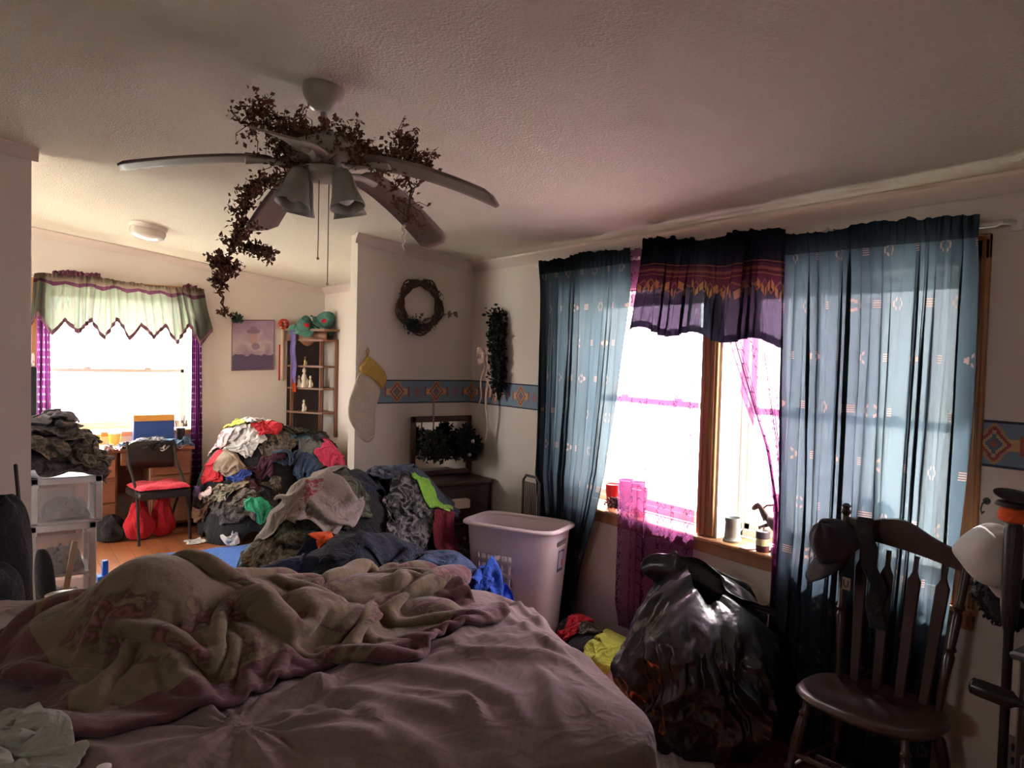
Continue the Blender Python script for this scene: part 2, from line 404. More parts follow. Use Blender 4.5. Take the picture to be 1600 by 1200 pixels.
# wood casings and stool
def casing_piece(b, y0, y1, z0, z1, horiz=False):
    b.box((XW-.018, y0, z0), (XW, y1, z1), bevel=.003)
    if horiz: b.box((XW-.024, y0, z1-.022), (XW-.016, y1, z1-.004), bevel=.003)
    else:
        for f in (.2, .5, .8): ym = y0+(y1-y0)*f; b.box((XW-.023, ym-.007, z0), (XW-.016, ym+.007, z1-.002), bevel=.003)
b = B(); casing_piece(b, OB[0]-.088, OB[0], .70, 2.062); struct(b.obj('trim_9', woodt), 'golden wood side casing of the right window')
b = B(); casing_piece(b, OB[1], OA[0], .77, 2.062); struct(b.obj('trim_10', woodt), 'reddish wood casing between the two windows')
b = B(); casing_piece(b, OA[1], OA[1]+.088, .70, 2.062); struct(b.obj('trim_11', woodt), 'wood side casing of the left window')
b = B(); casing_piece(b, OB[0]-.088, OA[1]+.088, ZO[1], 2.062, True); struct(b.obj('trim_12', woodt), 'wood head casing over the windows')
b = B().box((XW-.045, OB[0]-.1, .742), (2.957, OA[1]+.1, .764), bevel=.006).box((XW-.016, OB[0]-.088, .685), (XW, OA[1]+.088, .742), bevel=.003)
struct(b.obj('trim_13', woodt), 'long wooden window sill')
b = B(); 
for x0, x1 in ((FO[0]-.07, FO[0]), (FO[1], FO[1]+.07)): b.box((x0, YF-.016, .8), (x1, YF, FO[3]+.07), bevel=.003)
b.box((FO[0], YF-.016, FO[3]), (FO[1], YF, FO[3]+.07), bevel=.003).box((FO[0]-.08, YF-.04, .8), (FO[1]+.08, YF+.1, .84), bevel=.004)
struct(b.obj('trim_14', woodt), 'wood casing of the far window')
for i, (p0, p1, o) in enumerate((((XW-.012, Y0, 0), (XW, YP, .075), 0), ((XE, YP-.012, 0), (XW-.012, YP, .075), 1), ((X0, YF-.012, 0), (XW, YF, .075), 1))):
    struct(B().box(p0, p1, bevel=.003).obj(('baseboard_right', 'baseboard_middle', 'baseboard_back')[i], trimm))
# outside: pale ground, lightened to bounce daylight up onto the ceiling
bounce_ground = Mat('bounce_ground', (.25, .3, .16), .95); bounce_ground.set('Base Color', bounce_ground.mix(bounce_ground.noise(.6, 4), (.74, .73, .67), (.62, .63, .56)))
struct(B().box((-40, -40, -.9), (60, 60, -.8)).obj('ground', bounce_ground, smooth=False), 'pale ground outside the windows, lightened to bounce light onto the ceiling')
# ------------------------------------------------------------------ height field and cloth relaxation
HX0, HY0, HR = -1.2, .6, .02
HN = (int(4.0/HR), int(6.9/HR)); HF = np.zeros(HN)
hx = HX0+np.arange(HN[0])*HR; hy = HY0+np.arange(HN[1])*HR; HXX, HYY = np.meshgrid(hx, hy, indexing='ij')
def hs(x, y, A=None):
    A = HF if A is None else A
    fx = np.clip((x-HX0)/HR, 0, HN[0]-1.001); fy = np.clip((y-HY0)/HR, 0, HN[1]-1.001); i = fx.astype(int); j = fy.astype(int); a = fx-i; c = fy-j
    return (A[i, j]*(1-a)+A[i+1, j]*a)*(1-c)+(A[i, j+1]*(1-a)+A[i+1, j+1]*a)*c
def stamp_box(x0, x1, y0, y1, z):
    m = (HXX > x0) & (HXX < x1) & (HYY > y0) & (HYY < y1); HF[m] = np.maximum(HF[m], z)
def stamp_grid(P):
    P = np.asarray(P); k = 3; n, m = P.shape[:2]
    a = np.linspace(0, n-1.001, n*k); c = np.linspace(0, m-1.001, m*k); i = a.astype(int); j = c.astype(int); fa = (a-i)[:, None, None]; fc = (c-j)[None, :, None]
    Q = (P[i][:, j]*(1-fa)+P[i+1][:, j]*fa)*(1-fc)+(P[i][:, j+1]*(1-fa)+P[i+1][:, j+1]*fa)*fc; Q = Q.reshape(-1, 3)
    ii = np.clip(((Q[:, 0]-HX0)/HR+.5).astype(int), 0, HN[0]-1); jj = np.clip(((Q[:, 1]-HY0)/HR+.5).astype(int), 0, HN[1]-1)
    np.maximum.at(HF, (ii, jj), Q[:, 2])
def domes(L):
    """list of (cx, cy, rx, ry, h, power)"""
    z = np.zeros(HN)
    for cx, cy, rx, ry, h in L:
        r2 = ((HXX-cx)/rx)**2+((HYY-cy)/ry)**2; z = np.maximum(z, h*np.clip(1-r2**1.3, 0, 1)**.6)
    return z
def relax(P, dx, dy, steps=110, iters=3, thick=.008, g=.0011, bend=.25, fr=.55, region=None, bendlen=.75, damp=.93, long=()):
    """lets a cloth grid settle on the height field: stretch, shear and bending limits, gravity, friction"""
    P = P.copy(); Q = P.copy(); n, m = P.shape[:2]; dg = math.hypot(dx, dy); C = []
    def pairs(ai, aj, rest, st, mode):
        for o in (0, 1):
            if ai and not aj:
                i = np.arange(o*ai, n-ai, 2*ai) if ai == 1 else np.concatenate([np.arange(o*ai+k, n-ai, 2*ai) for k in range(ai)])
                if len(i): C.append(((i[:, None], np.arange(m)[None]), (i[:, None]+ai, np.arange(m)[None]), rest, st, mode))
            elif aj and not ai:
                j = np.arange(o*aj, m-aj, 2*aj) if aj == 1 else np.concatenate([np.arange(o*aj+k, m-aj, 2*aj) for k in range(aj)])
                if len(j): C.append(((np.arange(n)[:, None], j[None]), (np.arange(n)[:, None], j[None]+aj), rest, st, mode))
            else:
                i = np.arange(o, n-1, 2); j = np.arange(0, m-1)
                if len(i):
                    C.append(((i[:, None], j[None]), (i[:, None]+1, j[None]+1), rest, st, mode)); C.append(((i[:, None], j[None]+1), (i[:, None]+1, j[None]), rest, st, mode))
    pairs(1, 0, dx, .5, 0); pairs(0, 1, dy, .5, 0); pairs(1, 1, dg, .25, 0)
    pairs(2, 0, 2*dx*bendlen, bend, 1); pairs(0, 2, 2*dy*bendlen, bend, 1)
    pairs(4, 0, 4*dx*.45, bend*.5, 1); pairs(0, 4, 4*dy*.45, bend*.5, 1)
    for k_, f_l in long: pairs(k_, 0, k_*dx*f_l, bend*.6, 1); pairs(0, k_, k_*dy*f_l, bend*.6, 1)
    for s in range(steps):
        V = (P-Q)*damp; Q = P.copy(); P = P+V; P[..., 2] -= g
        for it in range(iters):
            for a, c, rest, st, mode in C:
                A = P[a]; D = P[c]-A; L = np.sqrt((D*D).sum(-1, keepdims=True))+1e-9; e = (L-rest)/L
                if mode: e = np.minimum(e, 0)
                D = D*(st*e); P[a] = A+D; P[c] = P[c]-D
            if region is not None:
                P[..., 0] = np.clip(P[..., 0], region[0], region[1]); P[..., 1] = np.clip(P[..., 1], region[2], region[3])
            h = hs(P[..., 0], P[..., 1])+thick; k = P[..., 2] < h
            P[..., 2] = np.where(k, h, P[..., 2])
            if it == iters-1: P[k, 0] = P[k, 0]*(1-fr)+Q[k, 0]*fr; P[k, 1] = P[k, 1]*(1-fr)+Q[k, 1]*fr
    return P
SHIRT = lambda u, v: (abs(u) < .27) & (v > -.5) & (v < .44) | (abs(u) < .5-.25*(.35-v)) & (v > .12) & (v < .46) & (abs(u)*.35+v < .5)
PANTS = lambda u, v: (abs(u) < .42) & (v > .1) | (abs(abs(u)-.26-.1*(.1-v)) < .2) & (v <= .1)
RAG = lambda u, v: (u*u*4)**2+(v*v*4)**2 < 1.15
FULL = lambda u, v: abs(u) < 9
def cloth_obj(name, P, mat, keep=FULL, label=None, parent=None, sub=1, solid=.004, size=(1, 1)):
    n, m = P.shape[:2]; U, V = np.meshgrid(np.linspace(-.5, .5, n), np.linspace(-.5, .5, m), indexing='ij')
    K = np.asarray(keep(U, V)).astype(int); b = B(); F = []; 
    for i in range(n-1):
        for j in range(m-1):
            if K[i, j]+K[i+1, j]+K[i, j+1]+K[i+1, j+1] >= 2+(keep is FULL): F.append((i*m+j, (i+1)*m+j, (i+1)*m+j+1, i*m+j+1))
    used = sorted({i for f in F for i in f}); mp = {a: k for k, a in enumerate(used)}
    b.add(P.reshape(-1, 3)[used], [tuple(mp[i] for i in f) for f in F], (np.stack([U, V], -1).reshape(-1, 2)*np.array(size)+.5*(np.array(size) == 1))[used])
    return b.obj(name, mat, parent, label, sub=sub, solid=solid, solid_off=0, angle=180)
def garment(name, label, cat, mat, x, y, size=(.6, .6), comp=.62, rot=0, keep=RAG, n=30, region=None, group=None, amp=.05, drop=.04, seed=None, thick=.008, steps=90, yscale=None, bend=.16, aniso=1, solid=.004):
    """one piece of clothing, dropped in a crumpled state on whatever lies below"""
    r = np.random.default_rng(seed if seed is not None else abs(int(x*977+y*3571+size[0]*131)) % 99991)
    nx = n; ny = max(8, int(n*size[1]/size[0])); dx = size[0]/(nx-1); dy = size[1]/(ny-1)
    U, V = np.meshgrid(np.linspace(-.5, .5, nx), np.linspace(-.5, .5, ny), indexing='ij')
    s0 = r.random()*50; k = 5.5
    X = U*size[0]*comp*aniso+.035*vnoise(U*k+s0, V*k, 1); Y = V*size[1]*comp/aniso+.035*vnoise(U*k, V*k+s0, 2)
    c, s = math.cos(rot), math.sin(rot); XX = x+c*X-s*Y; YY = y+s*X+c*Y
    if region is not None: XX = np.clip(XX, region[0], region[1]); YY = np.clip(YY, region[2], region[3])
    fold = vnoise(U*7+s0, V*3.1+s0, 3)
    Z = hs(XX, YY)+drop+amp*(fold+.6)+amp*.3*vnoise(U*15, V*15+s0, 4)
    P = relax(np.stack([XX, YY, Z], -1), dx, dy, steps=steps, thick=thick, region=region, bend=bend)
    o = cloth_obj(name, P, mat, keep, size=(1, 1), solid=solid); tag(o, label, cat, group); stamp_grid(P); return o

# ------------------------------------------------------------------ bed
BC = [(1.93, 2.78), (1.59, 1.42), (-.95, 2.12), (-.62, 3.98)]       # mattress corners seen from above, clockwise
def sd_poly(x, y, C, r=.16):
    d = None; n = len(C)
    cx = sum(c[0] for c in C)/n; cy = sum(c[1] for c in C)/n
    ds = []
    for i in range(n):
        (ax, ay), (bx, by) = C[i], C[(i+1) % n]; ex, ey = bx-ax, by-ay; L = math.hypot(ex, ey); nx_, ny_ = ey/L, -ex/L
        if (cx-ax)*nx_+(cy-ay)*ny_ > 0: nx_, ny_ = -nx_, -ny_
        ds.append((x-ax)*nx_+(y-ay)*ny_+r)
    ds = np.array(ds); out = np.sqrt((np.maximum(ds, 0)**2).sum(0)); ins = np.minimum(ds.max(0), 0)
    return out+ins-r        # <0 inside
FOLDS = [(0.022, 0.028, [(1.238, 2.165), (1.38, 2.233), (1.507, 2.305), (1.691, 2.403), (1.924, 2.501)]), (0.02, 0.025, [(1.264, 2.168), (1.442, 2.162), (1.613, 2.167), (1.755, 2.082)]), (0.025, 0.03, [(1.094, 2.118), (1.287, 2.122), (1.405, 1.989), (1.551, 1.901), (1.596, 1.701)]), (0.022, 0.03, [(0.893, 2.155), (1.104, 2.232), (1.278, 2.192), (1.442, 2.269)]), (0.02, 0.03, [(1.353, 2.147), (1.597, 2.069), (1.716, 1.93), (1.735, 1.73)]), (0.025, 0.035, [(0.712, 2.212), (0.835, 2.013), (0.974, 1.88), (1.08, 1.704)]), (0.022, 0.03, [(0.809, 2.206), (0.997, 2.148), (1.152, 1.971), (1.247, 1.76), (1.234, 1.588)]), (0.018, 0.022, [(1.415, 1.895), (1.385, 1.724), (1.294, 1.551)]), (0.015, 0.02, [(1.14, 1.874), (1.117, 1.747), (1.056, 1.618)]), (0.025, 0.028, [(0.532, 2.022), (0.455, 2.199), (0.3, 2.25), (0.094, 2.293)]), (0.03, 0.025, [(0.491, 1.988), (0.636, 2.088), (0.794, 2.111), (0.962, 2.169)]), (0.02, 0.03, [(0.527, 2.005), (0.398, 1.917), (0.315, 1.853)]), (0.018, 0.025, [(0.546, 2.014), (0.569, 1.863), (0.552, 1.753)]), (0.025, 0.025, [(0.498, 2.052), (0.452, 2.271), (0.394, 2.33)]), (0.02, 0.03, [(0.102, 2.509), (0.242, 2.286), (0.388, 2.196)]), (0.015, 0.02, [(0.014, 3.304), (0.135, 3.315), (0.279, 3.273)]), (0.015, 0.02, [(0.013, 3.083), (0.128, 3.145), (0.246, 3.128)]), (0.015, 0.02, [(0.013, 2.919), (0.102, 2.962), (0.178, 2.985)]), (0.015, 0.02, [(0.028, 2.762), (0.123, 2.623), (0.194, 2.453)]), (0.022, 0.03, [(0.715, 1.995), (0.793, 1.82), (0.823, 1.583)]), (0.018, 0.03, [(0.827, 1.994), (0.892, 1.719), (0.902, 1.534)]), (0.02, 0.02, [(1.759, 2.647), (1.758, 2.5), (1.735, 2.292), (1.693, 2.195)]), (0.02, 0.018, [(1.905, 2.614), (1.825, 2.369), (1.673, 2.208)]), (0.016, 0.02, [(1.917, 2.361), (1.842, 2.187), (1.817, 2.046)]), (0.015, 0.025, [(1.092, 1.595), (1.149, 1.448), (1.206, 1.343)]), (0.02, 0.03, [(0.01, 2.345), (0.131, 2.192), (0.259, 1.936)]), (0.02, 0.03, [(0.64, 2.041), (0.723, 1.824), (0.719, 1.648)]), (0.015, 0.02, [(0.988, 1.992), (1.087, 1.858), (1.125, 1.614)]), (0.012, 0.018, [(0.743, 2.247), (0.895, 2.267), (1.057, 2.23)]), (0.012, 0.02, [(1.563, 2.393), (1.59, 2.257), (1.597, 2.069), (1.622, 1.921)])]
def fold_h(x, y):
    z = np.zeros_like(x)
    for amp, w, pts in FOLDS:
        best = np.full(x.shape, 9.); tb = np.zeros_like(x); n = len(pts)-1
        for i in range(n):
            (ax, ay), (bx, by) = pts[i], pts[i+1]; ex, ey = bx-ax, by-ay; L2 = ex*ex+ey*ey
            t = np.clip(((x-ax)*ex+(y-ay)*ey)/L2, 0, 1); d = np.hypot(x-ax-t*ex, y-ay-t*ey); k = d < best
            best = np.where(k, d, best); tb = np.where(k, (i+t)/n, tb)
        prof = np.sin(np.clip(tb, 0, 1)*PI*.93+.1)
        z += 1.3*amp*prof*np.exp(-(best/(w*(.5+prof)))**2)
    return z
def bed_z(x, y, fine=True):
    sd = sd_poly(x, y, BC, .22)
    e = np.clip(1+sd/.30, 0, 1); z = .605-.085*e**2.2-.05*np.exp(-((x-.8)**2+(y-1.9)**2)/.25)*.3
    wx = x+.05*vnoise(x*3, y*3, 5); wy = y+.05*vnoise(x*3+7, y*3, 6)
    z = z+.010*vnoise(wx*5, wy*5, 7)+fold_h(wx, wy)
    # strain lines that run towards the tucked point
    gx, gy = .53, 2.0; a = np.arctan2(y-gy, x-gx); r = np.hypot(x-gx, y-gy)
    z = z+.007*np.sin(a*17+3*vnoise(x*2, y*2, 8))*np.exp(-((r-.28)/.25)**2)
    z = z+.004*vnoise(x*23, wy*9, 9)
    return z
class Bed: pass
sheetm = Mat('pinkish_fitted_sheet', (.44, .33, .31), .95)
u, v, _ = sheetm.xyz('UV')
g = (((u+v)*34).frac() < .1).max(((u-v)*34).frac() < .1)
sheetm.set('Base Color', sheetm.mix(g, sheetm.mix(sheetm.noise(5, 4), (.24, .175, .165), (.19, .135, .125)), (.185, .135, .125)))
sheetm.bump(sheetm.noise(300, 2)*.02+(sheetm.noise(5, 2, dist=1.2, stretch=(1, 1.8, 1))-.5).abs()*-1, .38, .05); sheetm.set('Sheen Weight', .1)
bedt = thing('bed', 'large bed with a wrinkled pinkish brown fitted sheet, in the foreground', 'bed', (.5, 2.6, 0))
# sheet: polar shell, top plus skirt that tucks under the mattress edge
NR, NT = 190, 420
cxb, cyb = .52, 2.55
th = np.linspace(0, 2*PI, NT, endpoint=False)
# radius of outline along each ray
rad = np.zeros(NT)
for k in range(60):
    pass
lo_, hi_ = np.zeros(NT), np.full(NT, 3.0)
for k in range(40):
    md = (lo_+hi_)/2; s_ = sd_poly(cxb+md*np.cos(th), cyb+md*np.sin(th), BC, .22); lo_ = np.where(s_ < 0, md, lo_); hi_ = np.where(s_ < 0, hi_, md)
rad = lo_
TT = np.linspace(0, 1, NR)**.8
X = cxb+np.outer(TT, rad*np.cos(th)); Y = cyb+np.outer(TT, rad*np.sin(th)); Z = bed_z(X, Y)
rows = [np.stack([X, Y, Z], -1)]
zt_ = Z[-1]
for k, (out, dz) in enumerate(((.012, -.02), (.02, -.05), (.024, -.10), (.024, -.16), (.02, -.22), (.0, -.27), (-.05, -.285))):
    wv = .006*np.sin(th*60+2*np.sin(th*9))*(k/6)
    rr = rad+out+wv; rows.append(np.stack([cxb+rr*np.cos(th), cyb+rr*np.sin(th), zt_+dz], -1)[None])
P = np.concatenate(rows, 0); P = P[:, ::-1] if False else P
uvb = P[..., :2].copy(); 
for k in range(NR, P.shape[0]): uvb[k] = uvb[NR-1]+(uvb[NR-1]-np.array([cxb, cyb]))/rad[:, None]*(.04*(k-NR+1))
B().grid(P, closev=True, uv=uvb).obj('fitted_sheet', sheetm, bedt, 'pinkish brown sheet with a faint diamond weave')
def ring(z, ins): 
    return np.stack([cxb+(rad-ins)*np.cos(th), cyb+(rad-ins)*np.sin(th), np.full(NT, z)], -1)[::4]
b = B().grid(np.stack([ring(.16, .05), ring(.18, .035), ring(.30, .035), ring(.33, .05)]), closev=True)
b.add(ring(.33, .05), [tuple(range(NT//4))]).add(ring(.16, .05), [tuple(range(NT//4))[::-1]]); b.obj('box_spring', plain('box_spring_cloth', (.16, .15, .13), .9), bedt)
for k, (bx_, by_) in enumerate(((1.6, 2.55), (1.45, 1.62), (-.6, 2.25), (-.4, 3.6))):
    B().lathe([(.03, 0), (.03, .16)], T(bx_, by_, 0), 12).obj('leg', plain('dark_metal', (.02, .02, .02), .4, .8), bedt)
inside = sd_poly(HXX, HYY, BC, .22) < .01
HF[inside] = np.maximum(HF[inside], bed_z(HXX, HYY)[inside])

# ------------------------------------------------------------------ comforter
comf = Mat('floral_comforter', (.4, .33, .2), .95); comf.set('Sheen Weight', .25)
u, v, _ = comf.xyz('UV')
n1 = comf.noise(4.2, 4, 'UV', dist=.5); n2 = comf.noise(15, 4, 'UV', dist=.8)
def soft(x, k=14): return (x*k)._m('ADD', .5, clamp=True)
c = comf.mix(comf.noise(5, 3, 'UV'), (.21, .155, .085), (.14, .10, .055))
c = comf.mix(soft(n1-.53)*soft(n2-.46), c, (.065, .045, .03)); c = comf.mix(soft(n1-.56)*soft(n2-.50), c, (.13, .035, .04)); c = comf.mix(soft(n1-.575)*soft(n2-.56), c, (.24, .11, .10))
edge = ((u-1.1).abs()-1.1).max((v-1.0).abs()-1.0)
c = comf.mix(edge > -.16, c, comf.mix(n2, (.13, .045, .048), (.09, .032, .036)))
geo = comf.node('ShaderNodeNewGeometry')
c = comf.mix(E(comf.nt, geo.outputs['Backfacing']), c, comf.mix(n2, (.10, .062, .05), (.07, .042, .036)))
comf.set('Base Color', c)
comf.bump(comf.noise(110, 3, 'UV')*.5+comf.noise(16, 3, 'UV')*2.2, .35, .012)
# bunched under layers shape the ridge before the top layer settles
SAVE = HF.copy()
def ridge_line(pts):
    z = np.zeros(HN)
    for i in range(len(pts)-1):
        (ax, ay, ah, aw), (bx, by, bh, bw) = pts[i], pts[i+1]; L2 = (bx-ax)**2+(by-ay)**2
        t = np.clip(((HXX-ax)*(bx-ax)+(HYY-ay)*(by-ay))/L2, 0, 1); d = np.hypot(HXX-ax-t*(bx-ax), HYY-ay-t*(by-ay)); h = ah+(bh-ah)*t; w = aw+(bw-aw)*t
        z = np.maximum(z, h*np.clip(1-(d/w)**2.2, 0, 1)**.75)
    return z
body = ridge_line([(.22, 2.72, .15, .2), (.42, 2.62, .29, .26), (.62, 2.62, .20, .22), (.86, 2.72, .13, .18), (1.15, 2.70, .10, .16), (1.5, 2.58, .08, .13)])
body = np.maximum(body, ridge_line([(.16, 2.62, .07, .14), (.42, 2.42, .12, .17), (.66, 2.38, .10, .15)]))
body = np.maximum(body, ridge_line([(.9, 2.5, .15, .15), (1.02, 2.44, .09, .11)]))
body = np.maximum(body, ridge_line([(1.1, 2.6, .07, .12), (1.36, 2.42, .05, .09)]))
HF[:] = np.where(body > .01, HF+body, HF)
nx, ny = 120, 84; U, V = np.meshgrid(np.linspace(-.5, .5, nx), np.linspace(-.5, .5, ny), indexing='ij')
taper = 1-.38*smoothstep(U+.5); bx0 = .80+U*1.38; by0 = 2.645+V*.72*taper-.03*np.sin((U+.5)*PI)
bx0 = bx0+.06*vnoise(U*5, V*4, 21)+.03*vnoise(U*11, V*9, 22); by0 = by0+.07*vnoise(U*6+3, V*4, 23)
Z0 = hs(bx0, by0)+.05+.13*(vnoise(U*6.5+V*3.0, V*2.2, 24, 2)+.35)
P = relax(np.stack([bx0, by0, Z0], -1), 1.98/(nx-1), 1.35/(ny-1), steps=150, iters=4, thick=.016, bend=.4, fr=.45, g=.0009, bendlen=.95, damp=.9, long=((6, .8), (9, .68)))
o = cloth_obj('comforter', P, comf, FULL, size=(2.2, 2.0), sub=1, solid=.026)
uvd = o.data.uv_layers[0].data; arr = np.empty(len(uvd)*2, np.float32); uvd.foreach_get('uv', arr); arr = arr.reshape(-1, 2)+np.array([1.1, 1.0], np.float32); uvd.foreach_set('uv', arr.ravel())
tag(o, 'bunched floral comforter in olive gold and burgundy lying across the bed', 'comforter')
HF[:] = SAVE; stamp_grid(P)
# ------------------------------------------------------------------ far room furniture
deskw = Mat('desk_wood', (.3, .12, .06), .4); deskw.set('Base Color', deskw.mix(deskw.noise(5, 5, stretch=(1, 8, 8), dist=.4), (.34, .14, .07), (.17, .06, .03)))
dk = thing('desk', 'brown wooden desk with drawers beneath the far window', 'desk', (1.08, 7.15, 0))
DX0, DX1, DY0, DY1, DZ = .55, 1.44, 7.05, 7.43, .735
B().box((DX0-.02, DY0-.02, DZ-.03), (DX1+.02, DY1, DZ), bevel=.006).obj('desktop', deskw, dk)
B().box((DX0, DY0+.01, .05), (DX0+.3, DY1, DZ-.03), bevel=.003).box((DX1-.34, DY0+.01, .05), (DX1, DY1, DZ-.03), bevel=.003).box((DX0, DY1-.03, .3), (DX1, DY1-.01, DZ-.03), bevel=.002).obj('carcass', deskw, dk)
handle = plain('brass_handle', (.5, .35, .15), .35, .8)
for x0, x1, zs in ((DX0, DX0+.3, ((.49, .69), (.28, .47), (.07, .26))), (DX1-.34, DX1, ((.49, .69), (.07, .47))), (DX0+.31, DX1-.35, ((.59, .70),))):
    for z0, z1 in zs:
        dr = B().box((x0+.012, DY0-.006, z0), (x1-.012, DY0+.014, z1), bevel=.006).obj('drawer', deskw, dk)
        xm = (x0+x1)/2; B().tube([(xm-.04, DY0-.006, z1-.05), (xm-.035, DY0-.025, z1-.05), (xm+.035, DY0-.025, z1-.05), (xm+.04, DY0-.006, z1-.05)], .004, 6).obj('handle', handle, dr)
stamp_box(DX0-.02, DX1+.02, DY0-.02, DY1, DZ)
# folding chair with red cushion
chm = plain('chair_dark_metal', (.035, .028, .026), .42, .4)
fc = thing('folding_chair', 'dark folding chair with a red seat cushion facing the desk', 'chair', (1.13, 6.83, 0))
cx, cy, a = 1.12, 6.80, math.radians(8)
R2 = T(cx, cy, 0) @ Matrix.Rotation(a, 4, 'Z')     # local: +y towards desk; back rest at far side
def fcp(b, nm, m, lab=None, **k): return b.xf(R2).obj(nm, m, fc, lab, **k)
for s in (-1, 1):
    fcp(B().tube([(s*.2, -.2, 0), (s*.2, -.17, .2), (s*.195, -.12, .42), (s*.19, .12, .62), (s*.185, .19, .80)], .012, 8), 'front_leg', chm)
    fcp(B().tube([(s*.17, .24, 0), (s*.175, .1, .25), (s*.18, -.05, .42)], .011, 8), 'rear_leg', chm)
fcp(B().box((-.205, -.21, .365), (.205, .17, .43), bevel=.015), 'seat', chm)
bk = []
for i in range(15):
    x = -.19+.38*i/14; bk.append([(x, .19+.03*(1-(x/.19)**2)-.01, z) for z in (.565, .64, .70, .755-.02*(abs(x)/.19)**6, .80-.04*(abs(x)/.19)**8)])
fcp(B().grid(bk), 'backrest', chm, solid=.012)
fcp(B().tube([(-.19, .17, .03+.1), (.19, .17, .13)], .008), 'crossbar', chm)
cu = B(); n = 20; top = []; 
for sgn in (1, -1):
    G = []
    for i in range(n):
        rw = []
        for j in range(n):
            u = -1+2*i/(n-1); w = -1+2*j/(n-1); e = max(0, (1-abs(u)**4)*(1-abs(w)**4))**.4
            dz = .03*e*(1+.25*math.sin(u*5+1)*math.cos(w*4)) if sgn > 0 else .006*e
            rw.append((u*.21*(1-.04*w*w), -.02+w*.195*(1-.04*u*u), .445+(dz if sgn > 0 else -dz)))
        G.append(rw)
    cu.grid(G)
fcp(cu, 'seat_cushion', fabric('red_cushion', (.62, .02, .045), (.5, .01, .03)), 'red padded seat cushion')
stamp_box(.9, 1.33, 6.6, 6.99, .48)
# box on the desk
cb = thing('cardboard_box', 'blue box with an orange top band standing on the desk by the window', 'box', (1.165, 7.3, DZ))
B().box((1.0, 7.26, DZ), (1.33, 7.35, .945), bevel=.003).obj('box_body', plain('blue_card', (.03, .07, .25), .5), cb)
B().box((.997, 7.257, .945), (1.333, 7.353, 1.0), bevel=.003).obj('box_lid', plain('orange_card', (.75, .32, .06), .5), cb)
stamp_box(.99, 1.34, 7.25, 7.36, 1.0)
for i, (x, y, nm) in enumerate(((.70, 7.3, 'yellow-labelled tub on the desk left of the window box'), (.86, 7.32, 'small yellow and white container nearest the blue box on the desk'))):
    c = thing('food_tub', nm, 'tub', (x, y, DZ), 'tubs on the desk')
    B().lathe([(.04, 0), (.05, .09), (.05, .10)], T(x, y, DZ), 20).obj('tub_body', plain('yellow_plastic', (.8, .55, .12), .4), c)
    B().lathe([(.053, .1), (.053, .112), (.045, .116)], T(x, y, DZ), 20).obj('tub_lid', plain('cream_plastic', (.8, .75, .65), .4), c)
pc = thing('pen_cup', 'dark cup of pens at the right end of the desk', 'pen cup', (1.40, 7.35, DZ))
B().lathe([(.035, 0), (.04, .13), (.036, .13), (.032, .01)], T(1.40, 7.35, DZ), 16).obj('cup', chm, pc)
for k in range(5): a_ = k*1.3; B().tube([(1.40+.015*math.cos(a_), 7.35+.015*math.sin(a_), DZ+.02), (1.40+.05*math.cos(a_), 7.35+.05*math.sin(a_), DZ+.2+.012*k)], .004, 6).obj('pen', plain('pen_white', (.8, .8, .78), .4) if k % 2 else chm, pc)
# tall black cabinet with a tissue cup
tb = thing('tall_cabinet', 'narrow tall black cabinet at the left of the far window', 'cabinet', (.12, 7.2, 0))
B().box((-.05, 7.05, 0), (.275, 7.36, 1.42), bevel=.006).obj('cabinet_body', plain('black_lacquer', (.02, .02, .024), .35), tb)
B().lathe([(.022, 0), (.022, .006)], T(.2, 7.05, 1.34) @ Matrix.Rotation(PI/2, 4, 'X'), 12).obj('badge', handle, tb)
tc = thing('tissue_box', 'white patterned tissue box on the tall black cabinet', 'tissue box', (.17, 7.18, 1.42))
B().box((.07, 7.1, 1.42), (.26, 7.24, 1.53), bevel=.01).obj('carton', fabric('tissue_card', (.85, .78, .8), (.7, .3, .45), 'dots'), tc)
tp = np.array([[(.165+.045*math.cos(a_)*(1-.3*k)+.01*math.sin(3*a_), 7.17+.03*math.sin(a_)*(1-.2*k), 1.53+.035*k+.012*math.sin(4*a_)*k) for a_ in np.linspace(0, 2*PI, 20, endpoint=False)] for k in range(3)])
B().grid(tp, closev=True).obj('tissue', plain('tissue', (.9, .88, .88), .9), tc, solid=.002)
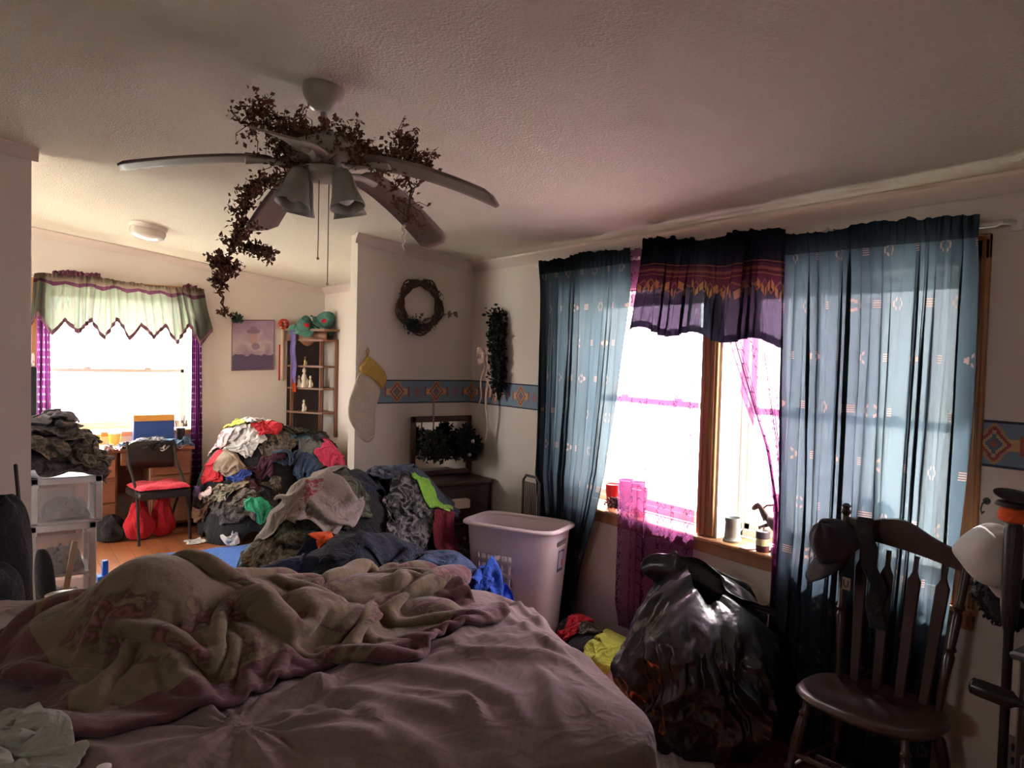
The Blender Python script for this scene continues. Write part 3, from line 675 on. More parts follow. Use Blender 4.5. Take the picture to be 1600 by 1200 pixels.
# ------------------------------------------------------------------ plastic drawer towers with the camouflage coats
pfr = plain('white_plastic_frame', (.62, .62, .66), .35)
clr = Mat('cloudy_plastic', (.5, .5, .55), .3); clr.set('Alpha', .28)
def drawer_unit(x0, x1, y0, y1, z0, rows, label, grp=None):
    t = thing('plastic_drawer_unit', label, 'drawer unit', ((x0+x1)/2, (y0+y1)/2, z0), grp); z = z0; p = .042
    hh = sum(rows)+p
    for xx in (x0, x1-p):
        for yy in (y0, y1-p): B().box((xx, yy, z0), (xx+p, yy+p, z0+hh), bevel=.006).obj('post', pfr, t)
    for r, h in enumerate(rows):
        B().box((x0, y0, z), (x1, y1, z+.018), bevel=.005).obj('shelf_frame', pfr, t)
        d = B(); xi0, xi1, yi0, yi1, zi0, zi1 = x0+p+.004, x1-p-.004, y0-.012, y1-.03, z+.03, z+h-.02; w = .004
        d.box((xi0, yi0, zi0), (xi1, yi1, zi0+w)).box((xi0, yi0, zi0), (xi0+w, yi1, zi1)).box((xi1-w, yi0, zi0), (xi1, yi1, zi1)).box((xi0, yi1-w, zi0), (xi1, yi1, zi1)).box((xi0-.01, yi0-w, zi0-.006), (xi1+.01, yi0, zi1+.006))
        dr = d.obj('drawer', clr, t, smooth=False)
        n = 14; G = [[(xi0+.012+(xi1-xi0-.024)*i/(n-1), yi0+.015+(yi1-yi0-.03)*j/(n-1), zi0+w+.003+(h*.5)*max(0, math.sin(PI*i/(n-1))*math.sin(PI*j/(n-1)))**.35*(.75+.35*mnoise.noise((i*.5, j*.5, r+z0)))) for j in range(n)] for i in range(n)]
        B().grid(G).obj('drawer_contents', fabric('stored_cloth_%d' % (r % 3), ((.45, .42, .43), (.2, .18, .2), (.6, .5, .5))[r % 3], ((.2, .18, .2), (.08, .08, .1), (.3, .1, .12))[r % 3], 'dots'), dr)
        z += h
    B().box((x0, y0, z), (x1, y1, z+p), bevel=.006).obj('top_frame', pfr, t)
    stamp_box(x0, x1, y0, y1, z+p); return z+p
zt1 = drawer_unit(.155, .50, 5.05, 5.42, 0, (.24, .27), 'lower translucent drawer unit with white frame behind the partition')
zt2 = drawer_unit(.165, .53, 5.05, 5.42, zt1, (.235,), 'single-drawer white plastic unit stacked under the camouflage coats')
ht = drawer_unit(-.35, .12, 5.0, 5.45, 0, (.3, .3, .2), 'white plastic drawer tower mostly hidden behind the partition edge')
camo = fabric('camo_brown', (.16, .125, .10), (.075, .062, .05), 'camo'); camo2 = fabric('camo_tan', (.28, .23, .17), (.13, .11, .08), 'camo'); camod = fabric('camo_dark', (.10, .085, .085), (.05, .04, .045), 'camo')
HFdome = domes([(.22, 5.25, .34, .28, .93+.0), ]); 
HF[:] = np.maximum(HF, np.where((HXX > -.1) & (HXX < .52) & (HYY > 5.02) & (HYY < 5.45), zt2+.10*np.clip(1-((HXX-.22)/.33)**2-((HYY-5.23)/.25)**2, 0, 1)**.5, 0))
for i, (x, y, w, h, m, nm) in enumerate((
        (.20, 5.24, 1.1, 1.0, camod, 'dark camouflage coat lowest in the heap on the plastic drawers'),
        (.30, 5.22 , 1.05, .95, camo, 'brown camouflage jacket draped over the right corner of the plastic drawers'),
        (.12, 5.26, .85, .8, fabric('charcoal', (.055, .05, .055)), 'charcoal sweatshirt in the middle of the coat heap by the partition'),
        (.26, 5.20, .8, .8, camo, 'brown patterned hunting jacket high on the plastic drawers'),
        (.16, 5.24, .75, .7, camod, 'dark mottled coat next to the top of the heap by the partition'),
        (.22, 5.26, .6, .6, fabric('grey_violet', (.16, .14, .17)), 'greyish garment crowning the coat heap at the left of the far window'))):
    garment('coat', nm, 'coat', m, x, y, (w, h), .52, i*.7, SHIRT if i % 2 else RAG, 34, region=(-.2, .66, 4.90, 5.6), group='coats heaped on the plastic drawers', amp=.075, thick=.02, seed=40+i, bend=.3, solid=.008)
# blue bottle/toy at the foot and bag hanging
nb = garment('backpack', 'small navy bag lying beside the plastic drawers', 'bag', fabric('navy', (.025, .035, .09)), .72, 5.5, (.34, .34), .5, .4, RAG, 20, seed=5, amp=.06)
# ------------------------------------------------------------------ rug
rugm = fabric('blue_rug', (.045, .16, .55), (.035, .12, .45)); G = [[(1.0+.95*i/16, 5.35+.85*j/12+.02*math.sin(i), .006+.006*mnoise.noise((i*.4, j*.4, 0))) for j in range(13)] for i in range(17)]
o = B().grid(G).obj('rug', rugm, solid=.008, solid_off=0); tag(o, 'bright blue rug on the wooden floor in front of the clothes', 'rug')
# ------------------------------------------------------------------ far heap of clothes
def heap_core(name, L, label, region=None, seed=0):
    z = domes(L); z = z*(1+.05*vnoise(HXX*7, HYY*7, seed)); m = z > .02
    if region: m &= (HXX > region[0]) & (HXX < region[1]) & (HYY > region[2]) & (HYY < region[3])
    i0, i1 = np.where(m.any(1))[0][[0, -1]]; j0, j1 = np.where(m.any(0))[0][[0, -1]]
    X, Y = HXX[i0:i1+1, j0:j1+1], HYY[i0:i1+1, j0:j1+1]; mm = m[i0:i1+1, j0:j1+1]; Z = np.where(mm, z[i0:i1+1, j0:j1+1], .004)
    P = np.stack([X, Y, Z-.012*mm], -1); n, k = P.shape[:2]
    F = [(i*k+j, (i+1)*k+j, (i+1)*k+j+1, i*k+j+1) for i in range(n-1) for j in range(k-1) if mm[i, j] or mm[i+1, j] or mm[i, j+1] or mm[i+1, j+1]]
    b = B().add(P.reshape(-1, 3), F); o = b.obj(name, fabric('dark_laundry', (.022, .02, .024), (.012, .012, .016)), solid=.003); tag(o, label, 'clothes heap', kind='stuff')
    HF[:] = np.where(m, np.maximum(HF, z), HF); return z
C = dict(camog=fabric('black_white_camo', (.20, .19, .19), (.02, .02, .022), 'camo'), white=fabric('white_cotton', (.72, .70, .70), (.6, .58, .6)), red=fabric('red_cotton', (.60, .015, .03)), lime=fabric('lime_yellow', (.62, .68, .10)), green=fabric('kelly_green', (.03, .38, .20)),
         jeans=fabric('denim', (.055, .095, .19), (.035, .06, .13)), ltjeans=fabric('light_denim', (.14, .24, .36), (.08, .15, .26)), grey=fabric('grey_knit', (.17, .18, .18), (.10, .11, .11)), olive=fabric('olive_camo', (.12, .125, .08), (.05, .055, .035), 'camo'),
         maroon=fabric('dark_maroon', (.085, .02, .04)), tan=fabric('tan_cloth', (.42, .32, .24)), brown=fabric('brown_cloth', (.25, .13, .08)), pink=fabric('hot_pink', (.72, .06, .16)), blue=fabric('royal_blue', (.04, .09, .42)),
         black=fabric('black_cloth', (.018, .018, .022)), rose=fabric('rose_print', (.65, .5, .52), (.5, .15, .22), 'dots'), purple=fabric('lilac_satin', (.22, .16, .45)), orange=fabric('safety_orange', (.95, .13, .03)),
         lgreen=fabric('bright_green', (.30, .62, .08)), shirt=fabric('taupe_tshirt', (.33, .27, .25), (.34, .07, .08), 'print'), slate=fabric('slate_jacket', (.07, .085, .14), (.05, .06, .10)), navy=fabric('navy', (.025, .035, .09)),
         dnavy=fabric('dark_navy', (.015, .02, .04), (.01, .012, .025)), teal=fabric('teal_cloth', (.06, .30, .33)), rblue=fabric('bright_blue', (.02, .09, .50), (.015, .06, .36)), wine=fabric('wine_red', (.20, .012, .03)), plaid=fabric('plaid_grey', (.25, .25, .28), (.08, .08, .1), 'plaid'), camo=camo, camo2=camo2, camod=camod)
FR = (1.40, 2.74, 5.9, 7.42)
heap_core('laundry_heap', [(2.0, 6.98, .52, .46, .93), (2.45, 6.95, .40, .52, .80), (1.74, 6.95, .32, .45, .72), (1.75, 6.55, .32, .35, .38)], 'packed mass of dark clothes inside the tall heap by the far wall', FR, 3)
FG = 'clothes heaped against the far wall'
def heap(group, region, rows, seed0, **kw):
    for i, (x, y, w, h, key, keep, rot, nm, cat) in enumerate(rows):
        garment(kw.get('name') or NAME.get(cat, cat), nm, cat, C[key], x, y, (w, h), kw.get('comp', .6), rot, keep, 32, region=region, group=group, seed=seed0+i, amp=kw.get('amp', .07))
NAME = {'shirt': 'shirt', 'trousers': 'trousers', 'jeans': 'jeans', 'jacket': 'jacket', 'cloth': 'garment', 'towel': 'towel', 'sweatshirt': 'sweatshirt', 'blanket': 'blanket', 'sock': 'sock', 'bag': 'cloth_bag', 'coat': 'coat'}
heap(FG, FR, [
    (1.66, 6.45, .6, .6, 'camod', RAG, .2, 'dark camouflage garment at the floor end of the far heap', 'jacket'),
    (1.80, 6.42, .6, .5, 'camo', RAG, 1.1, 'brown camouflage trousers low at the front of the far heap', 'trousers'),
    (1.52, 6.75, .45, .6, 'brown', RAG, .5, 'rust brown blanket at the left flank of the far heap', 'blanket'),
    (1.62, 6.62, .5, .55, 'tan', SHIRT, .9, 'tan shirt hanging down the left flank of the far heap', 'shirt'),
    (2.45, 6.5, .6, .6, 'black', RAG, .3, 'black garment low at the right of the far heap', 'cloth'),
    (2.10, 6.5, .55, .55, 'grey', RAG, .3, 'dark grey knit on the lower front of the far heap', 'sweatshirt'),
    (1.88, 6.52, .42, .45, 'maroon', RAG, .2, 'dark maroon top low in the middle of the far heap', 'shirt'),
    (2.22, 6.75, .6, .6, 'ltjeans', PANTS, 1.5, 'blue jeans on the right shoulder of the far heap', 'jeans'),
    (1.60, 6.80, .42, .36, 'red', RAG, .3, 'red garment at the left edge of the far heap beside the purple curtain', 'shirt'),
    (1.50, 6.9, .3, .3, 'purple', RAG, .2, 'shiny lilac garment at the foot of the purple curtain', 'cloth'),
    (2.08, 6.72, .5, .5, 'camo', RAG, 2.0, 'brown camouflage shirt across the middle right of the far heap', 'shirt'),
    (1.72, 6.70, .42, .4, 'tan', RAG, 2.2, 'tan and brown shirt on the middle left of the far heap', 'shirt'),
    (2.38, 6.66, .5, .45, 'grey', RAG, 2.6, 'dark grey sweater on the right side of the far heap', 'sweatshirt'),
    (2.60, 6.78, .45, .45, 'dnavy', RAG, 1.6, 'dark navy jacket behind the hot pink garment', 'jacket'),
    (1.94, 6.42, .44, .4, 'black', RAG, 2.8, 'black trousers at the foot of the far heap', 'trousers'),
    (2.18, 7.0, .62, .55, 'olive', RAG, .8, 'olive camouflage shirt on the right top of the far heap', 'shirt'),
    (2.25, 7.1, .5, .5, 'grey', RAG, .1, 'grey sweatshirt on the crest of the far heap', 'sweatshirt'),
    (1.70, 7.05, .4, .4, 'rose', RAG, .7, 'pink flowered cloth near the top left of the far heap', 'cloth'),
    (1.84, 6.78, .5, .42, 'white', RAG, .2, 'white shirt spread across the middle of the far heap', 'shirt'),
    (1.74, 6.62, .26, .3, 'blue', RAG, .5, 'small royal blue garment under the white shirt on the far heap', 'cloth'),
    (1.80, 6.97, .42, .36, 'lime', SHIRT, .3, 'yellow-green shirt near the top of the far heap', 'shirt'),
    (2.0, 7.05, .52, .5, 'white', RAG, 1.0, 'white garment crowning the far heap', 'cloth'),
    (1.76, 6.88, .3, .26, 'white', RAG, .4, 'crumpled white sock just below the yellow-green shirt', 'sock'),
    (2.02, 6.80, .36, .36, 'red', RAG, .2, 'bright red shirt in the upper middle of the far heap', 'shirt'),
    (2.42, 7.15, .4, .4, 'brown', RAG, .9, 'brown garment at the top right of the far heap', 'cloth'),
    (2.62, 6.7, .42, .42, 'pink', RAG, .3, 'hot pink garment beside the end of the partition wall', 'cloth'),
    (2.55, 6.55, .36, .36, 'white', RAG, .5, 'white and pink top beneath the hot pink garment', 'shirt'),
    (2.66, 6.95, .4, .36, 'camod', RAG, .1, 'dark cloth at the foot of the corner shelf', 'cloth'),
    (2.48, 6.85, .4, .36, 'black', RAG, .7, 'black top between the far heap and the corner shelf', 'shirt'),
    (1.80, 6.28, .34, .34, 'green', RAG, .1, 'bright green garment low at the front of the far heap', 'shirt'),
    (1.58, 6.58, .36, .5, 'camo2', RAG, .6, 'tan camouflage trousers hanging low at the left of the far heap', 'trousers'),
    (1.98, 6.58, .4, .4, 'camo', RAG, 1.3, 'brown camouflage shirt between the maroon top and the green garment', 'shirt'),
    (2.30, 6.55, .4, .45, 'jeans', PANTS, .2, 'dark blue jeans sliding down the right front of the far heap', 'jeans'),
    (1.92, 6.98, .3, .3, 'white', RAG, .9, 'white tee between the yellow-green shirt and the bright red one', 'shirt'),
    (1.69, 6.92, .3, .28, 'rose', RAG, .1, 'pale pink striped top left of the yellow-green shirt', 'shirt'),
    (1.80, 7.0, .36, .30, 'lime', RAG, 1.3, 'yellow-green garment on the top left of the far heap', 'cloth'),
    (2.36, 6.98, .42, .36, 'olive', RAG, 1.9, 'olive patterned trousers high at the right of the far heap', 'trousers'),
    (1.96, 6.62, .50, .44, 'maroon', RAG, .5, 'dark maroon sweater on the front middle of the far heap, above the green garment', 'shirt'),
    (2.16, 6.60, .40, .44, 'jeans', RAG, .9, 'dark blue jeans right of the maroon sweater on the far heap', 'jeans'),
    (2.52, 6.62, .3, .3, 'pink', RAG, .8, 'hot pink top lying on the white and pink one by the partition', 'shirt'),
    (2.62, 6.60, .3, .24, 'dnavy', RAG, .8, 'dark navy top right of the hot pink top by the partition', 'shirt'),
], 100, comp=.5, amp=.08)
# clothes on the desk
heap('clothes on the desk', (.5, 1.50, 6.98, 7.44), [
    (.80, 7.02, .36, .3, 'rose', RAG, .2, 'pale pink garment at the left end of the desk', 'cloth'),
    (.97, 7.1, .4, .36, 'ltjeans', RAG, .4, 'light blue jeans on the desk left of the box', 'jeans'),
    (1.08, 7.05, .42, .4, 'plaid', RAG, .9, 'grey plaid shirt in the middle of the desk', 'shirt'),
    (1.26, 7.06, .42, .36, 'white', RAG, .2, 'white garment in front of the blue box', 'shirt'),
    (1.38, 7.03, .46, .4, 'ltjeans', RAG, .7, 'blue denim shirt at the right end of the desk', 'shirt'),
    (1.18, 7.0, .34, .3, 'black', RAG, .5, 'dark cap-like garment folded at the front of the desk', 'cloth'),
    (1.0, 7.16, .4, .36, 'grey', RAG, 1.5, 'grey shirt heaped against the window box on the desk', 'shirt'),
    (1.22, 7.14, .42, .36, 'ltjeans', RAG, 2.2, 'blue denim trousers in front of the window box', 'jeans'),
    (1.12, 7.12, .34, .3, 'plaid', RAG, 2.9, 'grey patterned cloth topping the desk clothes', 'cloth'),
], 200, comp=.5)
# red bags and litter under the desk
heap('things under the folding chair', (.75, 1.45, 6.55, 6.9), [
    (1.0, 6.80, .5, .5, 'red', RAG, .2, 'large red bag under the folding chair', 'bag'),
    (1.22, 6.82, .4, .4, 'red', RAG, 1.0, 'smaller red bag under the right side of the chair', 'bag'),
], 230, comp=.45) if False else None
for o_, (x, y, sx_, sy_, sz_, key, nm) in enumerate(((.98, 6.80, .11, .07, .24, 'red', 'large red bag slumped beneath the folding chair'), (1.17, 6.84, .09, .05, .27, 'red', 'second red bag leaning under the right side of the folding chair'), (.78, 6.84, .12, .08, .16, 'black', 'black bag on the floor between the drawers and the desk'))):
    n = 28; P = []
    for i in range(n):
        a1 = PI*i/(n-1); row = []
        for j in range(36):
            q = 2*PI*j/36; rr = (1.25-.62*(1-math.cos(a1))*.5)*(1+.16*math.sin(q*5+o_+a1*2)*math.sin(a1))+.22*mnoise.noise((math.cos(q)*2, math.sin(q)*2, i*.2+o_))
            row.append((x+sx_*rr*math.sin(a1)**.7*math.cos(q), y+sy_*rr*math.sin(a1)**.7*math.sin(q), sz_*(1-math.cos(a1))*.5*2*.62*(1+.12*math.sin(q*3))+.004))
        P.append(row)
    o = B().grid(P, closev=True).obj('cloth_bag', C[key]); tag(o, nm, 'bag', 'bags under the desk')
    stamp_box(x-sx_, x+sx_, y-sy_, y+sy_, sz_)
for i, (x, y, key, nm) in enumerate(((1.37, 6.50, 'white', 'crumpled white sock by the right leg of the folding chair'), (1.50, 6.66, 'rose', 'pale crumpled cloth at the corner of the far heap'), (1.62, 6.28, 'white', 'white sock on the floor in front of the far heap'))):
    garment('sock', nm, 'sock', C[key], x, y, (.22, .18), .55, i, RAG, 18, seed=300+i, amp=.04, group='socks on the wooden floor')
garment('blue_cloth', 'small bright blue cloth on the floor beside the drawers', 'cloth', C['rblue'], .60, 5.6, (.2, .2), .5, .3, RAG, 16, seed=310, amp=.05)
# ------------------------------------------------------------------ middle heap at the end of the partition
MR = (.98, 2.70, 3.02, 4.52)
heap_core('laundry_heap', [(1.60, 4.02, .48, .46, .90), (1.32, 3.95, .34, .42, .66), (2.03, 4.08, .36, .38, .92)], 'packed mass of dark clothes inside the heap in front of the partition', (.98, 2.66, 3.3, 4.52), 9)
heap('clothes heaped in front of the partition', MR, [
    (1.16, 3.90, .6, .5, 'ltjeans', PANTS, 1.2, 'blue jeans hanging at the left foot of the middle heap', 'jeans'),
    (1.24, 3.78, .6, .55, 'camo2', SHIRT, .3, 'tan camouflage jacket low on the left of the middle heap', 'jacket'),
    (1.30, 3.66, .55, .5, 'camo', RAG, .9, 'brown camouflage trousers at the front left of the middle heap', 'trousers'),
    (1.52, 3.66, .5, .5, 'camo', RAG, .1, 'mottled brown shirt under the orange garment', 'shirt'),
    (1.80, 3.68, .55, .5, 'black', RAG, .4, 'black shirt in the hollow between the two humps of the middle heap', 'shirt'),
    (2.26, 3.9, .55, .6, 'dnavy', RAG, .3, 'dark navy coat on the right flank of the middle heap', 'coat'),
    (2.18, 3.76, .4, .5, 'wine', SHIRT, .1, 'wine red shirt hanging at the right front of the middle heap', 'shirt'),
    (1.98, 3.74, .62, .6, 'camod', RAG, .5, 'black and grey camouflage jacket on the right hump', 'jacket'),
    (1.70, 4.25, .6, .5, 'camo2', RAG, .5, 'tan camouflage cap-like cloth behind the slate jacket', 'cloth'),
    (1.66, 4.05, .6, .6, 'dnavy', RAG, .5, 'dark sweatshirt behind the taupe tee on the middle heap', 'sweatshirt'),
    (1.28, 3.62, .5, .5, 'camo2', RAG, 1.9, 'tan mottled jacket spilling at the lower front left of the middle heap', 'jacket'),
    (2.02, 3.62, .5, .5, 'jeans', RAG, .2, 'dark blue jeans at the lower front of the right hump', 'jeans'),
    (1.86, 3.80, .5, .5, 'brown', RAG, 2.2, 'brown mottled shirt between the humps of the middle heap', 'shirt'),
    (2.26, 3.74, .4, .5, 'slate', RAG, 1.4, 'grey-blue garment beside the wine red shirt', 'shirt'),
    (1.42, 3.82, .66, .6, 'olive', RAG, .2, 'dark olive shirt directly under the taupe tee', 'shirt'),
    (1.42, 3.88, .80, .66, 'shirt', SHIRT, .35, 'taupe t-shirt with a faded red print spread over the left hump', 'shirt'),
    (2.14, 4.02, .84, .66, 'slate', SHIRT, 2.6, 'slate blue jacket spread over the right hump', 'jacket'),
    (1.92, 4.12, .5, .5, 'slate', RAG, .5, 'blue-grey jeans at the left of the slate jacket', 'jeans'),
    (1.94, 3.80, .56, .50, 'camog', RAG, .8, 'black and white patterned garment bulging at the front of the right hump', 'jacket'),
    (2.14, 3.70, .22, .36, 'wine', RAG, .2, 'small wine red top below the bright green shirt', 'shirt'),
    (2.10, 3.86, .17, .42, 'lgreen', FULL, .75, 'bright green shirt trailing over the right hump', 'shirt'),
], 400, comp=.6, amp=.08)
# navy and blue clothes between the bed and the heap
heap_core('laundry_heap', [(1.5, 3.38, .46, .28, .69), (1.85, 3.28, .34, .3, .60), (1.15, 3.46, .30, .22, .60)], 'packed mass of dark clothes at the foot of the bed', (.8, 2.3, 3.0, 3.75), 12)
heap('dark clothes piled at the far edge of the bed', (.80, 2.36, 2.95, 3.8), [
    (1.30, 3.42, .6, .4, 'dnavy', PANTS, 1.4, 'dark sweatpants on the left half of the pile by the bed', 'trousers'),
    (1.22, 3.38, .66, .6, 'navy', RAG, .4, 'navy trousers at the left end of the pile by the bed', 'trousers'),
    (1.75, 3.10, .6, .5, 'rblue', RAG, 1.2, 'royal blue garment peeking out at the bed edge', 'cloth'),
    (1.42, 3.20, .66, .56, 'dnavy', RAG, .3, 'dark blue sweatshirt along the bed edge', 'sweatshirt'),
    (1.86, 3.02, .34, .26, 'teal', RAG, .2, 'teal cloth at the bed edge beside the blue shirts', 'cloth'),
    (1.46, 3.02, .26, .2, 'teal', RAG, .5, 'small teal sock poking over the comforter', 'sock'),
    (1.95, 3.25, .6, .5, 'jeans', RAG, .8, 'faded dark jeans between the blue shirt and the big jacket', 'jeans'),
    (1.58, 3.34, .86, .62, 'dnavy', SHIRT, .5, 'big black-blue jacket crowning the pile by the bed', 'jacket'),
    (2.05, 3.12, .66, .56, 'rblue', RAG, .6, 'bright blue shirt cascading towards the laundry basket', 'shirt'),
], 500, comp=.6, amp=.08)
garment('vest', 'safety orange vest poking out below the taupe tee', 'vest', C['orange'], 1.54, 3.66, (.30, .26), .6, .2, RAG, 22, region=MR, seed=540, amp=.05)
garment('knit_cap', 'small orange knit cap low at the left below the taupe tee', 'cap', C['orange'], 1.36, 3.58, (.17, .14), .6, .2, RAG, 16, region=MR, seed=541, amp=.03)
garment('sock', 'white rolled sock at the far left edge of the comforter', 'sock', C['white'], .98, 3.36, (.2, .16), .5, 0, RAG, 16, seed=530, amp=.04)
# ------------------------------------------------------------------ sheer curtains
def sheer(name, col, see=.25, trans=.55, thread=900, pattern=None, tint=None):
    m = Mat(name, col, .8); nt = m.nt
    d = m.node('ShaderNodeBsdfDiffuse'); t = m.node('ShaderNodeBsdfTranslucent'); tr = m.node('ShaderNodeBsdfTransparent')
    c = col; fs = see
    if pattern: c, fs = pattern(m, col, see)
    for n_ in (d, t): m.set('Color', c, n_)
    m.set('Color', tint or (1, 1, 1), tr)
    a = m.node('ShaderNodeMixShader'); a.inputs[0].default_value = trans; nt.links.new(d.outputs[0], a.inputs[1]); nt.links.new(t.outputs[0], a.inputs[2])
    b = m.node('ShaderNodeMixShader'); m.set(0, fs, b); nt.links.new(a.outputs[0], b.inputs[1]); nt.links.new(tr.outputs[0], b.inputs[2])
    nt.links.new(b.outputs[0], m.out.inputs[0]); return m
def sw_pattern(m, col, see):
    u, v, _ = m.xyz('UV'); P = .20
    row = (v/P).floor(); us = u/(P*.8)+row*.5
    X = (us.frac()-.5)*P*.8; Y = ((v/P).frac()-.5)*P; q = .0042
    X = ((X/q).floor()+.5)*q; Y = ((Y/q).floor()+.5)*q
    d = X.abs()+Y.abs()*1.0
    big = ((us.floor()+row).mod(2) < .5)
    ring = (d < .034)*(d > .0225)*((X.abs()+Y.abs()*3.1).mod(.013) < .0085)
    bars = (X.abs() < .017)*(Y.abs() < .017)*((Y/.0085).frac() < .42)
    f = m._f = ring*big+bars*((big*-1)+1)
    _chev = ((u*2.7).frac() < .16)*(((v+(((u*2.7).frac()/.16-.5).abs())*.05)*16).frac() < .09)
    c = m.mix(f, col, (.15, .095, .09)); hd = (v < .085)
    c = m.mix(hd, c, tuple(x*.35 for x in col)); return c, ((f*-.8)+1)*see*((hd*-.97)+1)
bluec = sheer('blue_sheer', (.031, .043, .057), .012, .62, pattern=sw_pattern, tint=(.86, .92, 1.0))
def lace(m, col, see):
    u, v, _ = m.xyz('UV')
    band = ((u*5).frac() < .22); fl = (m.voro(60, 'UV') < .4)*band; fl = fl.max(((v+((u*18).frac()-.5).abs()*.05)*16).frac() < .09)*((u*3.1).frac() < .3).max(band)
    return m.mix(fl, col, tuple(x*.35 for x in col)), ((fl*-.85)+1)*see
purp = sheer('purple_sheer', (.13, .032, .095), .36, .75, pattern=lace, tint=(1, .62, .92))
def dotp(m, col, see):
    u, v, _ = m.xyz('UV'); X = (u*16).frac()-.5; Y = (v*16).frac()-.5; f = (X*X+Y*Y) < .02
    return m.mix(f, col, (.5, .42, .5)), ((f*-.5)+1)*see
purpd = sheer('purple_dotted_sheer', (.12, .022, .11), .03, .6, pattern=dotp)
def valp(m, col, see):
    u, v, _ = m.xyz('UV')      # v metres downward from the rod
    zz = ((u*7).frac()-.5).abs()*.10
    b1 = (v > .155)*(v < .167)+(v > .18)*(v < .186)+(v > .128)*(v < .134); b2 = ((v+zz) > .25)*((v+zz) < .285)*(((u*28).frac()) < .7); b3 = ((v-zz) > .205)*((v-zz) < .215)
    c = m.mix((v > .14)*(v < .24), col, (.035, .010, .016)); c = m.mix(b1+b3, c, (.085, .035, .02)); c = m.mix(b2, c, (.13, .07, .022)); c = m.mix((v > .43), c, (.012, .012, .02))
    return c, ((v < .43)*1.0)*((v > .25)*.75+.25)*see
valm = sheer('black_valance_sheer', (.008, .010, .014), .03, .5, pattern=valp, tint=(.8, .88, 1))
def greenp(m, col, see):
    u, v, _ = m.xyz('UV'); pl = ((u*9).frac() < .3)
    c = m.mix(pl, col, (.085, .080, .062)); c = m.mix((v < .06), c, (.10, .07, .05)); c = m.mix((v > .055)*(v < .085), c, (.05, .015, .028)); c = m.mix(m.xyz('UV')[0].abs()*0+(v > 2), c, col)
    return c, see*((v > .09)*.9+.1)
greenv = sheer('green_plaid_sheer', (.10, .11, .078), .008, .6, pattern=greenp)
hemm = fabric('violet_hem', (.20, .09, .13))
def curtain(name, mat, x, top, left, right, z_top, z_bot, width, pleats, amp, nu=240, nv=60, seed=0, over=.55, label=None, head=.03, axis=0, flare=None, bot=None, parent=None, drift=0, sag=0, xoff=None, hemz=None):
    """hanging cloth in the plane x (axis 0) or y (axis 1). left/right: functions of z giving the two side edges along the wall;
    z_top(t) / z_bot(t) with t across; width = true cloth width in metres"""
    r = random.Random(seed); ph = [r.random()*6.3 for _ in range(6)]; P = np.zeros((nu, nv, 3)); UV = np.zeros((nu, nv, 2))
    t0 = np.linspace(0, 1, nu)
    for j in range(nv):
        s = j/(nv-1); z = z_top(t0)*(1-s)+z_bot(t0)*s if callable(z_bot) else z_top(t0)*(1-s)+z_bot*s
        zm = float(np.mean(z)); L, Rr = left(zm), right(zm)
        warp = t0+.55/pleats*np.sin(t0*2*PI*2.3+ph[0]+.6*s)+.30/pleats*np.sin(t0*2*PI*5.1+ph[1]); p = 2*PI*pleats*warp+.4*np.sin(s*2.2+ph[2]+t0*5)+drift*s
        a = amp*(.55+.45*smoothstep(s*3))*(.75+.25*np.sin(t0*13+ph[3]))
        if s*abs(zm-z_top(.5)) < .0: pass
        a = a*(.25+.75*smoothstep(s*9))*(.45+1.1*np.abs(vnoise(t0*pleats*.9+seed, np.full(nu, s*1.2), seed+3, 2)))
        off = a*np.sin(p)-.011*(1-smoothstep(s*9)); side = -over*a*np.sin(2*p)*.9
        crumple = .004*vnoise(t0*60+seed, np.full(nu, s*10.), seed) if j > 1 else .006*np.sin(t0*pleats*19+ph[4])
        y = L+(Rr-L)*t0+side
        if xoff is not None: off = off+xoff(s)
        if axis == 0: P[:, j] = np.stack([x+off+crumple, y, z], -1)
        else: P[:, j] = np.stack([y, x+off+crumple, z], -1)
        UV[:, j, 0] = t0*width; UV[:, j, 1] = (z_top(.5)-zm) if not callable(z_bot) else s*abs(float(np.mean(z_top(t0)-z_bot(t0))))
    P[:, 0, 2] += .014*vnoise(t0*pleats*2.2, t0*0, seed)+.008*np.sin(t0*9+ph[5])
    return B().grid(P, uv=UV).obj(name, mat, parent, label, angle=180), P
def lin(pts):
    zs = [p[0] for p in pts][::-1]; vs = [p[1] for p in pts][::-1]; return lambda z: float(np.interp(z, zs, vs))
rodm = plain('white_rod', (.7, .68, .66), .35, .2)
def ztop_r(t, a=2.198, c=2.128): return a+(c-a)*np.asarray(t)
# main rod
rod = thing('curtain_rod', 'long white curtain rod over the two right-hand windows', 'curtain rod', (2.72, 2.4, 2.1))
B().tube([(XW-.002, 3.72, 2.155), (2.735, 3.71, 2.155), (2.742, 3.69, 2.15), (2.742, 1.155, 2.08), (2.735, 1.135, 2.085), (XW-.002, 1.115, 2.09)], .009, 8).obj('rod', rodm, rod)
for y, z in ((3.72, 2.155), (1.11, 2.09)): B().box((XW-.012, y-.02, z-.03), (XW, y+.02, z+.03), bevel=.003).obj('bracket', rodm, rod)
bl, P = curtain('blue_curtain', bluec, 2.722, None, lin([(2.2, 3.67), (.9, 3.64), (.55, 3.55), (.05, 3.42)]), lin([(2.2, 2.87), (1.8, 2.90), (1.4, 2.935), (.98, 3.0), (.76, 3.066), (.44, 3.19), (.05, 3.28)]),
    lambda t: 2.185+.0*np.asarray(t), .02, 1.1, 7, .025, seed=1, over=.95); tag(bl, 'sheer blue curtain with small peach motifs beside the laundry basket, left of the windows', 'curtain')
